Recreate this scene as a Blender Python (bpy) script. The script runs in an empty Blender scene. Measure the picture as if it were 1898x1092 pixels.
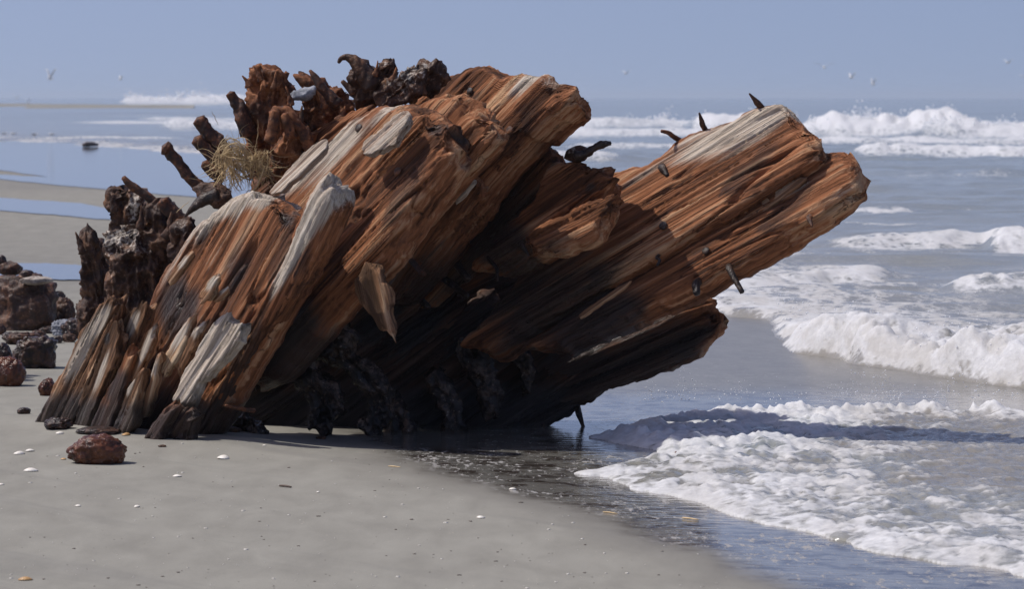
import bpy, math, random
import numpy as np
from mathutils import Matrix, Vector

# ------------------------------------------------------------------ camera, sky, sun, exposure
SC = bpy.context.scene
COL = SC.collection
H, F, HOR, CX = 0.95, 6830.0, 180.0, 949.0      # eye height, focal length in photo pixels, horizon row, centre column

cam_d = bpy.data.cameras.new('camera')
cam = bpy.data.objects.new('camera', cam_d); COL.objects.link(cam)
cam.location = (0, 0, H); cam.rotation_euler = (math.radians(90), 0, 0)
cam_d.sensor_width = 23.6; cam_d.lens = 23.6 * F / 1898.0
cam_d.shift_y = -(546.0 - HOR) / 1898.0
cam_d.clip_start = 0.1; cam_d.clip_end = 40000
cam_d.dof.use_dof = True; cam_d.dof.focus_distance = 10.1; cam_d.dof.aperture_fstop = 9.0
SC.camera = cam

SUN_EL, SUN_AZ = 57.0, -84.0       # azimuth from +Y (view direction), negative = left
wd = bpy.data.worlds.new('World'); SC.world = wd; wd.use_nodes = True
wn, wl = wd.node_tree.nodes, wd.node_tree.links
wn.clear()
sky = wn.new('ShaderNodeTexSky'); sky.sky_type = 'NISHITA'; sky.sun_disc = False
sky.sun_elevation = math.radians(SUN_EL); sky.sun_rotation = math.radians(SUN_AZ)
sky.altitude = 0; sky.air_density = 1.0; sky.dust_density = 2.0; sky.ozone_density = 1.5
wco = wn.new('ShaderNodeTexCoord'); wmp = wn.new('ShaderNodeMapping'); wmp.inputs['Scale'].default_value = (1, 1, 0.85); wmp.inputs['Location'].default_value = (0, 0, 0.15)
wnm = wn.new('ShaderNodeVectorMath'); wnm.operation = 'NORMALIZE'
wl.new(wco.outputs['Generated'], wmp.inputs['Vector']); wl.new(wmp.outputs[0], wnm.inputs[0]); wl.new(wnm.outputs[0], sky.inputs['Vector'])
tint = wn.new('ShaderNodeMix'); tint.data_type = 'RGBA'; tint.blend_type = 'MULTIPLY'
tint.inputs['Factor'].default_value = 1.0
tint.inputs['B'].default_value = (0.88, 0.80, 0.90, 1)
bg = wn.new('ShaderNodeBackground'); bg.inputs['Strength'].default_value = 0.128
wo = wn.new('ShaderNodeOutputWorld')
wl.new(sky.outputs['Color'], tint.inputs['A']); wl.new(tint.outputs['Result'], bg.inputs['Color'])
wl.new(bg.outputs[0], wo.inputs['Surface'])

sun_d = bpy.data.lights.new('sun', 'SUN'); sun_d.energy = 3.9; sun_d.angle = math.radians(0.55)
sun_d.color = (1.0, 0.955, 0.89)
sun = bpy.data.objects.new('sun', sun_d); COL.objects.link(sun)
_el, _az = math.radians(SUN_EL), math.radians(SUN_AZ)
SUNV = Vector((math.sin(_az) * math.cos(_el), math.cos(_az) * math.cos(_el), math.sin(_el)))
sun.rotation_euler = SUNV.to_track_quat('Z', 'Y').to_euler()
sun.location = (-6, 4, 8)
SC.view_settings.view_transform = 'Standard'; SC.view_settings.look = 'None'
SC.view_settings.exposure = 0.0; SC.view_settings.gamma = 1.0
SC.cycles.max_bounces = 6; SC.cycles.diffuse_bounces = 3; SC.cycles.glossy_bounces = 4
SC.cycles.volume_bounces = 0; SC.cycles.use_denoising = True

# ------------------------------------------------------------------ numpy noise
def _h(ix, iy, iz, seed):
    h = (ix.astype(np.int64) * 374761393 + iy.astype(np.int64) * 668265263 + iz.astype(np.int64) * 1274126177 + seed * 982451653)
    h = (h & 0xffffffff).astype(np.uint64)
    h = ((h ^ (h >> np.uint64(13))) * np.uint64(1274126177)) & np.uint64(0xffffffff)
    h = ((h ^ (h >> np.uint64(15))) * np.uint64(2246822519)) & np.uint64(0xffffffff)
    h = h ^ (h >> np.uint64(16))
    return h.astype(np.float64) / 2147483648.0 - 1.0

def vn(x, y, z=0.0, seed=0):
    x, y, z = np.broadcast_arrays(np.asarray(x, float), np.asarray(y, float), np.asarray(z, float))
    xi, yi, zi = np.floor(x), np.floor(y), np.floor(z)
    fx, fy, fz = x - xi, y - yi, z - zi
    fx = fx * fx * fx * (fx * (fx * 6 - 15) + 10); fy = fy * fy * fy * (fy * (fy * 6 - 15) + 10); fz = fz * fz * fz * (fz * (fz * 6 - 15) + 10)
    r = 0
    for a in (0, 1):
        wx = fx if a else 1 - fx
        for b in (0, 1):
            wy = fy if b else 1 - fy
            for c in (0, 1):
                wz = fz if c else 1 - fz
                r = r + wx * wy * wz * _h(xi + a, yi + b, zi + c, seed)
    return r

def fbm(x, y, z=0.0, seed=0, oct=3, gain=0.5):
    r, a, t = 0, 1.0, 0.0
    for k in range(oct):
        f = 2.03 ** k
        r = r + a * vn(x * f, y * f, z * f, seed + 17 * k); t += a; a *= gain
    return r / t

def sst(e0, e1, x):
    t = np.clip((x - e0) / (e1 - e0), 0, 1)
    return t * t * (3 - 2 * t)

# ------------------------------------------------------------------ helpers
def P(px, py, Y):
    return np.array([(px - CX) * Y / F, Y, H - (py - HOR) * Y / F])

def G(px, py, z=0.0):
    Y = (H - z) * F / (py - HOR)
    return np.array([(px - CX) * Y / F, Y, z])

WM = {}
def link(name, me, mat=None, parent=None, M=None):
    o = bpy.data.objects.new(name, me); COL.objects.link(o)
    M = M if M is not None else Matrix.Identity(4)
    WM[o.name] = M
    if parent is not None:
        o.parent = parent; o.matrix_parent_inverse = WM[parent.name].inverted()
    o.matrix_basis = M
    if mat is not None: me.materials.clear(); me.materials.append(mat)
    return o

def empty(name, loc):
    o = bpy.data.objects.new(name, None); COL.objects.link(o)
    o.location = loc; o.empty_display_size = 0.1
    WM[o.name] = Matrix.Translation(Vector(loc)); return o

def tag(o, label=None, cat=None, group=None, kind=None):
    if label: o['label'] = label
    if cat: o['category'] = cat
    if group: o['group'] = group
    if kind: o['kind'] = kind
    return o

def mesh(name, V, faces, smooth=True, attrs=None):
    me = bpy.data.meshes.new(name)
    V = np.asarray(V, np.float32); n = len(V)
    fs = faces if isinstance(faces, list) else [faces]
    fs = [np.asarray(f, np.int32) for f in fs if len(f)]
    me.vertices.add(n); me.vertices.foreach_set('co', V.ravel())
    nl = sum(f.size for f in fs); nf = sum(len(f) for f in fs)
    me.loops.add(nl); me.polygons.add(nf)
    me.loops.foreach_set('vertex_index', np.concatenate([f.ravel() for f in fs]))
    tot = np.concatenate([np.full(len(f), f.shape[1], np.int32) for f in fs])
    st = np.concatenate([[0], np.cumsum(tot)[:-1]]).astype(np.int32)
    me.polygons.foreach_set('loop_start', st)
    me.polygons.foreach_set('use_smooth', np.full(nf, smooth))
    me.update(calc_edges=True); me.validate()
    for k, a in (attrs or {}).items():
        at = me.attributes.new(k, 'FLOAT', 'POINT'); at.data.foreach_set('value', np.asarray(a, np.float32))
    return me

def grid_faces(nr, nc, wrap=False):
    i = np.arange(nr - 1)[:, None]; j = np.arange(nc if wrap else nc - 1)[None, :]
    j2 = (j + 1) % nc
    return np.stack([i * nc + j, i * nc + j2, (i + 1) * nc + j2, (i + 1) * nc + j], -1).reshape(-1, 4)

# ------------------------------------------------------------------ node material helper
class NM:
    def __init__(s, name):
        s.m = bpy.data.materials.new(name); s.m.use_nodes = True
        s.n, s.l = s.m.node_tree.nodes, s.m.node_tree.links
        s.b = s.n['Principled BSDF']
    def new(s, t, **kw):
        x = s.n.new(t)
        for k, v in kw.items(): setattr(x, k, v)
        return x
    def put(s, sock, v):
        if isinstance(v, bpy.types.NodeSocket): s.l.new(v, sock)
        elif isinstance(v, (tuple, list)) and len(v) == 3 and sock.type == 'RGBA': sock.default_value = (*v, 1)
        else: sock.default_value = v
    def co(s, kind='Object', scale=(1, 1, 1), rot=(0, 0, 0)):
        t = s.new('ShaderNodeTexCoord'); m = s.new('ShaderNodeMapping')
        m.inputs['Scale'].default_value = scale; m.inputs['Rotation'].default_value = rot
        s.l.new(t.outputs[kind], m.inputs['Vector']); return m.outputs[0]
    def noise(s, co, scale=1.0, detail=4, rough=0.55, dist=0.0):
        t = s.new('ShaderNodeTexNoise'); s.l.new(co, t.inputs['Vector'])
        t.inputs['Scale'].default_value = scale; t.inputs['Detail'].default_value = detail
        t.inputs['Roughness'].default_value = rough; t.inputs['Distortion'].default_value = dist
        return t.outputs['Fac']
    def voro(s, co, scale, feature='F1', out='Distance'):
        t = s.new('ShaderNodeTexVoronoi', feature=feature); s.l.new(co, t.inputs['Vector'])
        t.inputs['Scale'].default_value = scale; return t.outputs[out]
    def ramp(s, v, pts):
        r = s.new('ShaderNodeValToRGB'); e = r.color_ramp.elements
        while len(e) < len(pts): e.new(0.5)
        for i, (p, c) in enumerate(pts):
            e[i].position = p; e[i].color = (*c, 1) if len(c) == 3 else c
        s.l.new(v, r.inputs['Fac']); return r.outputs['Color']
    def rng(s, v, a, b, c=0.0, d=1.0, smooth=True):
        r = s.new('ShaderNodeMapRange'); r.interpolation_type = 'SMOOTHSTEP' if smooth else 'LINEAR'
        s.put(r.inputs['Value'], v)
        for i, q in zip(('From Min', 'From Max', 'To Min', 'To Max'), (a, b, c, d)): r.inputs[i].default_value = q
        return r.outputs[0]
    def mix(s, f, a, b, mode='MIX'):
        x = s.new('ShaderNodeMix', data_type='RGBA', blend_type=mode)
        s.put(x.inputs['Factor'], f); s.put(x.inputs['A'], a); s.put(x.inputs['B'], b); return x.outputs['Result']
    def math(s, op, a, b=0.0, c=None):
        x = s.new('ShaderNodeMath', operation=op); s.put(x.inputs[0], a); s.put(x.inputs[1], b)
        if c is not None: s.put(x.inputs[2], c)
        return x.outputs[0]
    def attr(s, name):
        a = s.new('ShaderNodeAttribute', attribute_name=name); return a.outputs['Fac']
    def bump(s, h, strength=0.5, dist=0.01, normal=None):
        b = s.new('ShaderNodeBump'); s.l.new(h, b.inputs['Height'])
        b.inputs['Strength'].default_value = strength; b.inputs['Distance'].default_value = dist
        if normal is not None: s.l.new(normal, b.inputs['Normal'])
        return b.outputs[0]
    def set(s, **kw):
        for k, v in kw.items(): s.put(s.b.inputs[k.replace('_', ' ')], v)
        return s.m

# ------------------------------------------------------------------ materials
def wood_mat(name, dark=(0.020, 0.0135, 0.0115), mid=(0.285, 0.110, 0.046), tan=(0.55, 0.335, 0.19), stain=0.62, bleach_all=0.0):
    m = NM(name)
    streak = m.noise(m.co(scale=(1.2, 40, 40)), 1, 6, 0.66, 0.45)
    fine = m.noise(m.co(scale=(2.6, 140, 140)), 1, 5, 0.7, 0.2)
    patch = m.noise(m.co(scale=(2.6, 7.5, 7.5)), 1, 5, 0.6, 0.5)
    hue = m.noise(m.co(scale=(1.7, 4.5, 4.5)), 1, 3, 0.5, 0.3)
    layer = m.attr('layer')
    v = m.math('ADD', m.math('MULTIPLY', streak, 0.60), m.math('MULTIPLY', fine, 0.34))
    v = m.math('ADD', v, m.math('MULTIPLY', m.math('SUBTRACT', layer, 0.5), 0.22))
    v = m.math('ADD', v, m.math('MULTIPLY', m.math('SUBTRACT', hue, 0.5), 0.50))
    c = m.ramp(v, [(0.31, tuple(x * 0.26 for x in mid)), (0.405, tuple(x * 0.66 for x in mid)), (0.485, tuple(x * 1.08 for x in mid)), (0.56, tuple(0.5 * (x * 1.2 + y) for x, y in zip(mid, tan))), (0.66, tan)])
    chk = m.noise(m.co(scale=(0.9, 46, 46)), 1, 3, 0.55, 0.35)
    line = m.math('MULTIPLY', m.rng(m.math('ABSOLUTE', m.math('SUBTRACT', chk, 0.5)), 0.0, 0.022, 1.0, 0.0), m.rng(m.noise(m.co(scale=(3, 9, 9)), 1, 2), 0.42, 0.55))
    c = m.mix(m.math('MULTIPLY', line, 0.7), c, tuple(x * 0.8 for x in dark))
    c = m.mix(m.math('MULTIPLY', m.rng(patch, 0.53, 0.66), stain), c, tuple(x * 1.6 for x in dark))
    c = m.mix(m.math('MULTIPLY', m.rng(m.noise(m.co(scale=(5, 15, 15)), 1, 5, 0.65, 0.5), 0.58, 0.70), 0.26), c, (0.055, 0.050, 0.052))
    bl = m.math('ADD', m.attr('bleach'), bleach_all)
    bn = m.math('ADD', m.math('MULTIPLY', m.math('SUBTRACT', streak, 0.5), 1.3), m.math('MULTIPLY', m.math('SUBTRACT', fine, 0.5), 0.7))
    bf = m.rng(m.math('ADD', bl, bn), 0.34, 0.88)
    pale = m.ramp(fine, [(0.28, (0.20, 0.155, 0.12)), (0.45, (0.46, 0.39, 0.31)), (0.60, (0.61, 0.545, 0.455)), (0.78, (0.71, 0.66, 0.58))])
    c = m.mix(m.math('MULTIPLY', bf, 0.92), c, pale)
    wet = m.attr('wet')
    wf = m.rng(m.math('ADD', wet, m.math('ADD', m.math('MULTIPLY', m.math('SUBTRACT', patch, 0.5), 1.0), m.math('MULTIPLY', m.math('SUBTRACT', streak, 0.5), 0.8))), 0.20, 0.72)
    c = m.mix(m.math('MULTIPLY', wf, 0.90), c, dark)  # wet tone; on overhung timbers it also puts shade into the colour
    hgt = m.math('SUBTRACT', m.math('ADD', m.math('MULTIPLY', fine, 0.9), streak), m.math('MULTIPLY', line, 0.7))
    return m.set(Base_Color=c, Roughness=m.rng(wf, 0, 1, 0.80, 0.34), Specular_IOR_Level=m.rng(wf, 0, 1, 0.22, 0.45),
                 Normal=m.bump(hgt, 1.0, 0.009))

M_WOOD = wood_mat('weathered_wood')
M_PALE = wood_mat('bleached_wood', stain=0.15, bleach_all=0.72)
M_TANW = wood_mat('tan_wood', mid=(0.30, 0.155, 0.080), tan=(0.60, 0.445, 0.29), stain=0.4)
M_WETSHADE = wood_mat('wet_shaded_wood', dark=(0.012, 0.009, 0.0085), mid=(0.085, 0.040, 0.024), tan=(0.19, 0.115, 0.075), stain=0.6)  # wet wood, painted darker still for the shade below the overhang

def rust_mat(name, a=(0.030, 0.016, 0.012), b=(0.145, 0.050, 0.018), c_=(0.30, 0.125, 0.052), grey=0.0, gloss=0.75):
    m = NM(name)
    co = m.co()
    n1 = m.noise(co, 22, 6, 0.62, 0.4); n2 = m.noise(co, 95, 4, 0.6); n3 = m.noise(co, 9, 4, 0.5, 0.5)
    c = m.ramp(m.math('ADD', m.math('MULTIPLY', n1, 0.65), m.math('MULTIPLY', n2, 0.35)), [(0.38, a), (0.49, b), (0.60, c_)])
    c = m.mix(m.math('MULTIPLY', m.rng(n3, 0.52, 0.68), 0.7), c, a)
    gf = m.rng(m.math('ADD', m.math('ADD', m.attr('bleach'), grey), m.math('MULTIPLY', m.math('SUBTRACT', n2, 0.5), 3.0)), 0.35, 1.0)
    c = m.mix(gf, c, m.ramp(n1, [(0.3, (0.22, 0.19, 0.16)), (0.7, (0.58, 0.53, 0.46))]))
    return m.set(Base_Color=c, Roughness=gloss, Specular_IOR_Level=0.3,
                 Normal=m.bump(m.math('ADD', n1, m.math('MULTIPLY', n2, 0.5)), 0.9, 0.008))
M_RUST = rust_mat('rusted_concretion')
M_RUSTDK = rust_mat('dark_concretion', b=(0.055, 0.026, 0.015), c_=(0.15, 0.072, 0.036), gloss=0.6)
M_IRON = rust_mat('rusted_iron', a=(0.020, 0.014, 0.012), b=(0.070, 0.032, 0.020), c_=(0.20, 0.075, 0.028), gloss=0.62)
M_IRONB = rust_mat('black_iron', a=(0.012, 0.010, 0.010), b=(0.030, 0.020, 0.016), c_=(0.060, 0.034, 0.022), gloss=0.42)
M_WETROCK = rust_mat('wet_dark_rock', a=(0.012, 0.010, 0.010), b=(0.035, 0.022, 0.018), c_=(0.085, 0.040, 0.024), gloss=0.28)
M_REDROCK = rust_mat('wet_red_rock', a=(0.025, 0.012, 0.009), b=(0.085, 0.028, 0.014), c_=(0.15, 0.055, 0.024), gloss=0.22)
M_PALEROCK = rust_mat('pale_rock', a=(0.14, 0.11, 0.09), b=(0.26, 0.22, 0.19), c_=(0.45, 0.40, 0.34), gloss=0.8)
M_BLUEROCK = rust_mat('grey_rock', a=(0.10, 0.11, 0.13), b=(0.19, 0.20, 0.23), c_=(0.30, 0.31, 0.34), gloss=0.6)
M_BROWNROCK = rust_mat('brown_rock', b=(0.050, 0.024, 0.015), c_=(0.145, 0.066, 0.034), gloss=0.5)

def plain(name, col, rough=0.6, var=0.25, scale=30, bump=0.2):
    m = NM(name); n = m.noise(m.co(), scale, 4, 0.6)
    c = m.ramp(n, [(0.3, tuple(x * (1 - var) for x in col)), (0.7, tuple(min(1, x * (1 + var)) for x in col))])
    return m.set(Base_Color=c, Roughness=rough, Normal=m.bump(n, bump, 0.004))
M_SHELL = plain('shell', (0.72, 0.68, 0.60), 0.45, 0.12, 90, 0.3)
M_SHELLB = plain('ochre_shell', (0.42, 0.25, 0.10), 0.5, 0.3, 90, 0.3)
M_GULLW = plain('gull_white', (0.80, 0.80, 0.80), 0.7, 0.05, 5, 0.0)
M_GULLG = plain('gull_grey', (0.30, 0.32, 0.36), 0.7, 0.1, 5, 0.0)
M_STRAW = plain('dry_straw', (0.46, 0.335, 0.175), 0.65, 0.6, 26, 0.1)
M_TWIG = plain('dark_twig', (0.08, 0.055, 0.04), 0.7, 0.3, 40, 0.3)

def sand_mat():
    m = NM('sand')
    co = m.co()
    grain = m.noise(co, 320, 4, 0.75); mid = m.noise(m.co(scale=(1, 0.35, 1)), 9, 5, 0.6, 0.3)
    tc_ = m.new('ShaderNodeTexCoord'); mp_ = m.new('ShaderNodeMapping', vector_type='TEXTURE'); mp_.inputs['Rotation'].default_value = (0, 0, math.radians(-50.7)); mp_.inputs['Scale'].default_value = (1.8, 0.20, 1)
    m.l.new(tc_.outputs['Object'], mp_.inputs['Vector']); streak = m.noise(mp_.outputs[0], 1.0, 6, 0.62, 0.3)
    c = m.ramp(m.math('ADD', m.math('MULTIPLY', grain, 0.45), m.math('MULTIPLY', mid, 0.55)),
               [(0.32, (0.180, 0.173, 0.150)), (0.68, (0.272, 0.264, 0.230))])
    c = m.mix(m.math('MULTIPLY', m.rng(streak, 0.52, 0.68), 0.28), c, (0.125, 0.122, 0.116))
    speck = m.voro(co, 55); c = m.mix(m.math('MULTIPLY', m.rng(speck, 0.10, 0.06), m.rng(m.noise(co, 18, 2), 0.62, 0.66)), c, (0.55, 0.48, 0.38))
    damp, wet = m.attr('damp'), m.attr('wet')
    c = m.mix(m.math('MULTIPLY', damp, 0.42), c, (0.085, 0.078, 0.068))
    # brown silt streaks and foam flecks left behind in the swash
    silt = m.noise(m.co(scale=(3, 3, 1), rot=(0, 0, 0.5)), 4, 5, 0.65, 0.6)
    c = m.mix(m.math('MULTIPLY', m.math('MULTIPLY', wet, m.rng(m.attr('dull'), 0, 1, 1.0, 0.15)), m.rng(silt, 0.45, 0.62)), c, (0.035, 0.024, 0.016))
    fl = m.noise(m.co(scale=(1, 0.30, 1), rot=(0, 0, 0.25)), 62, 4, 0.62, 0.2); fl2 = m.noise(co, 3.0, 3)
    fleck = m.math('MULTIPLY', m.attr('fleck'), m.rng(m.math('ADD', fl, m.math('MULTIPLY', m.math('SUBTRACT', fl2, 0.5), 0.5)), 0.55, 0.68))
    c = m.mix(fleck, c, (0.30, 0.29, 0.28))
    wg = m.math('MULTIPLY', wet, m.math('SUBTRACT', 1.0, fleck))
    rip = m.noise(m.co(scale=(1, 2.5, 1), rot=(0, 0, -0.4)), 14, 3, 0.5)
    nb = m.bump(m.math('ADD', m.math('MULTIPLY', grain, 0.25), mid), 0.25, 0.004)
    cb = m.bump(rip, 0.22, 0.006)
    m.put(m.b.inputs['Coat Normal'], cb)
    return m.set(Base_Color=c, Roughness=m.rng(damp, 0, 1, 0.92, 0.62), Specular_IOR_Level=0.18, Normal=nb,
                 Coat_Weight=m.math('MULTIPLY', wg, m.rng(m.attr('dull'), 0, 1, 1.0, 0.62)), Coat_Roughness=m.rng(m.attr('dull'), 0, 1, 0.07, 0.22), Coat_IOR=1.33)
M_SAND = sand_mat()

def sea_mat():
    m = NM('sea_water')
    co = m.co()
    foam = m.attr('foam')
    n1 = m.noise(m.co(scale=(1, 0.30, 1)), 5.5, 6, 0.66, 0.6); n2 = m.noise(co, 34, 4, 0.65)
    nf = m.math('ADD', m.math('MULTIPLY', n1, 0.65), m.math('MULTIPLY', n2, 0.35))
    wv = m.new('ShaderNodeVectorMath', operation='ADD'); wm_ = m.new('ShaderNodeMapping'); wm_.inputs['Scale'].default_value = (1, 0.42, 1)
    wt = m.new('ShaderNodeTexNoise'); m.l.new(co, wt.inputs['Vector']); wt.inputs['Scale'].default_value = 9; wt.inputs['Detail'].default_value = 3
    ws = m.new('ShaderNodeVectorMath', operation='SCALE'); m.l.new(wt.outputs['Color'], ws.inputs[0]); ws.inputs['Scale'].default_value = 0.16
    m.l.new(co, wv.inputs[0]); m.l.new(ws.outputs[0], wv.inputs[1]); m.l.new(wv.outputs[0], wm_.inputs['Vector'])
    l1 = m.voro(wm_.outputs[0], 7, 'DISTANCE_TO_EDGE'); l2 = m.voro(wm_.outputs[0], 19, 'DISTANCE_TO_EDGE')
    lace = m.math('MULTIPLY', m.math('ADD', m.rng(l1, 0.0, 0.34, 0.26, -0.22), m.rng(l2, 0.0, 0.30, 0.20, -0.14)), m.rng(foam, 0.2, 0.55))
    f = m.rng(m.math('ADD', m.math('ADD', foam, lace), m.math('MULTIPLY', m.math('SUBTRACT', nf, 0.5), 1.6)), 0.28, 1.0)
    silt = m.attr('silt')
    wc = m.mix(silt, (0.215, 0.238, 0.232), (0.215, 0.198, 0.165))
    fc = m.ramp(n2, [(0.3, (0.42, 0.43, 0.45)), (0.7, (0.60, 0.61, 0.62))])
    fc = m.mix(m.math('MULTIPLY', silt, m.rng(n1, 0.40, 0.62, 0.25, 0.75)), fc, (0.33, 0.31, 0.28))
    c = m.mix(f, wc, fc)
    b1 = m.noise(m.co(scale=(1, 1.6, 1)), 7, 5, 0.6, 0.4)
    b2 = m.voro(co, 70)
    nb = m.bump(b1, 0.35, 0.03)
    nb = m.bump(b2, 0.25, 0.005, nb)
    m.b.inputs['Subsurface Radius'].default_value = (1.0, 1.0, 1.1); m.b.inputs['Subsurface Scale'].default_value = 0.07
    return m.set(Base_Color=c, Subsurface_Weight=m.math('MULTIPLY', f, 0.55), Roughness=m.rng(f, 0, 1, 0.14, 0.60), IOR=1.33, Specular_IOR_Level=m.rng(f, 0, 1, 0.5, 0.35), Normal=nb)
M_SEA = sea_mat()

def film_mat():
    m = NM('pool_water')
    n = m.noise(m.co(scale=(1, 0.3, 1)), 3, 4, 0.6)
    return m.set(Base_Color=(0.10, 0.10, 0.10), Roughness=0.06, IOR=1.33, Normal=m.bump(n, 0.06, 0.01))
M_POOL = film_mat()

# ------------------------------------------------------------------ ground: one sand sheet to the horizon
WETE = np.array([G(*q)[:2] for q in [(1900, 1290), (1560, 1150), (1400, 1088), (1250, 1030), (1100, 975), (980, 940), (850, 905), (760, 872), (700, 850), (640, 828), (600, 800), (560, 770)]])
def wet_edge_x(Y):     # the X where the swash has wetted the sand, for each depth
    ys = np.r_[0, WETE[:, 1], 14, 20, 40, 120, 1e5]; xs = np.r_[2.2, WETE[:, 0], -0.35, -0.2, -2.5, -12, -3e4]
    return np.interp(Y, ys, xs)
SEAE = [(0, 5.6), (5, 4.6), (10, 2.62)] + [tuple(G(*q)[1::-1]) for q in [(2100, 735), (1898, 715), (1800, 705), (1700, 690), (1600, 670), (1500, 650), (1440, 630), (1340, 587), (1265, 566)]] + [(29.5, -0.2), (55, -3.4), (66, -6.5), (86, -13), (160, -28), (400, -66), (2000, -400), (1e5, -2e4)]
SEY, SEX = np.array([a[0] for a in SEAE]), np.array([a[1] for a in SEAE])
def sea_d(X, Y):
    w = 0.10 * vn(X * 0.0 + 3, Y * 0.9, 0, 5) + 0.05 * vn(Y * 3.1, 7.0, 0, 6)
    xs = np.interp(Y, SEY, SEX) + w * np.clip(Y / 14, 0.6, 3)
    sl = (np.interp(Y * 1.02 + .1, SEY, SEX) - np.interp(Y * 0.98 - .1, SEY, SEX)) / (Y * 0.04 + .2)
    return (X - xs) / np.sqrt(1 + sl * sl)

def ground_z(X, Y):
    z = 0.007 * fbm(X * 0.9, Y * 0.5, 0, 3, 3) * sst(2, 5, Y)
    z = z + 0.012 * np.exp(-((X + 1.3) / 0.7) ** 2 - ((Y - 9.2) / 1.2) ** 2) + 0.030 * np.exp(-((X + 1.15) / 0.42) ** 2 - ((Y - 10.45) / 0.45) ** 2) + 0.014 * np.exp(-((X + 0.75) / 0.22) ** 2 - ((Y - 10.05) / 0.22) ** 2)
    z = z - 0.014 * np.exp(-((X + 0.45) / 0.30) ** 2 - ((Y - 10.3) / 0.35) ** 2)
    far = sst(14, 30, Y)
    z = z * (1 - far)
    left = sst(-0.9, -2.2, X / np.maximum(Y, 1) * 10)
    z = z + 0.05 * left * sst(9.5, 11.5, Y) * (1 - sst(12.5, 15, Y)) * (0.5 + 0.5 * vn(X * 1.3, Y * 1.1, 0, 9))
    z = z - 0.012 * sst(0.0, 0.5, X - wet_edge_x(Y)) * (1 - far)
    z = np.where(sea_d(X, Y) > 0.1, z - 0.10 * sst(0.1, 1.2, sea_d(X, Y)), z)
    return z

rows = np.r_[-60, -20, -6, -1, 1, 2, 3, 3.7, H * F / np.arange(1500, 400, -2.7), H * F / np.arange(400, 20, -2.2), H * F / np.arange(20, 1.2, -1.2), 9000, 16000]
tx = np.unique(np.r_[np.linspace(-0.9, -0.17, 24), np.linspace(-0.17, 0.19, 420), np.linspace(0.19, 0.9, 24)])
YY = np.repeat(rows[:, None], len(tx), 1); XX = tx[None, :] * np.maximum(np.abs(rows), 5)[:, None]
ZZ = ground_z(XX, YY)
dw = XX - wet_edge_x(YY) + 0.05 * vn(XX * 2.5, YY * 2.5, 0, 21) + 0.02 * vn(XX * 9, YY * 7, 0, 22)
near = 1 - sst(16, 26, YY)
wet = sst(0.00, 0.16, dw) * near
damp = np.clip(sst(-0.22, 0.10, dw) * near, 0, 1)
# far wet flats on the left: damp bands between the bars
farb = sst(15, 19, YY) * (0.25 + 0.35 * sst(-0.1, 0.3, fbm(XX * 0.06, YY * 0.12, 0, 33)))
damp = np.clip(damp + farb, 0, 1)
fleck = sst(0.02, 0.15, dw) * (1 - sst(0.45, 1.1, dw)) * sst(10.6, 9.6, YY) + 0.25 * sst(0.3, 0.6, dw) * sst(16, 11, YY)
dull = sst(11.3, 12.6, YY) * near
gm = mesh('sand', np.stack([XX, YY, ZZ], -1).reshape(-1, 3), grid_faces(len(rows), len(tx)),
          attrs={'wet': wet.ravel(), 'damp': damp.ravel(), 'fleck': np.clip(fleck, 0, 1).ravel(), 'dull': dull.ravel()})
tag(link('sand_beach', gm, M_SAND), kind='structure')

# tide pools lying in the flats behind the wreck (edges wander)
def pool(name, outline, seed):
    pts = []
    for (a, b) in zip(outline, outline[1:] + outline[:1]):
        for t in np.linspace(0, 1, 14, endpoint=False):
            pts.append((a[0] + (b[0] - a[0]) * t, a[1] + (b[1] - a[1]) * t))
    V = []
    for k, (px, py) in enumerate(pts):
        g = G(px, py + 0.9 * float(vn(px * 0.02, py * 0.05, 0, seed)) + 0.6 * float(vn(px * 0.07, py * 0.1, 0, seed + 1)))
        V.append((g[0], g[1], 0.0))
    V = np.array(V); V[:, 2] = 0.006
    me = bpy.data.meshes.new(name); me.from_pydata([tuple(v) for v in V], [], [list(range(len(V)))]); me.update()
    return tag(link(name, me, M_POOL), kind='structure')
pool('tide_pool', [(-2800, 487), (60, 489), (140, 492), (235, 508), (150, 521), (80, 520), (-2800, 512)], 1)
pool('tide_pool', [(-2800, 366), (0, 367), (150, 378), (250, 398), (330, 412), (180, 407), (120, 401), (0, 391), (-2800, 384)], 2)
pool('tide_pool', [(-2800, 330), (0, 333), (180, 350), (420, 372), (700, 400), (880, 380), (700, 258), (440, 261), (0, 262), (-2800, 262), (-2800, 316), (0, 316), (90, 329), (0, 324), (-2800, 322)], 3)

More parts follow.
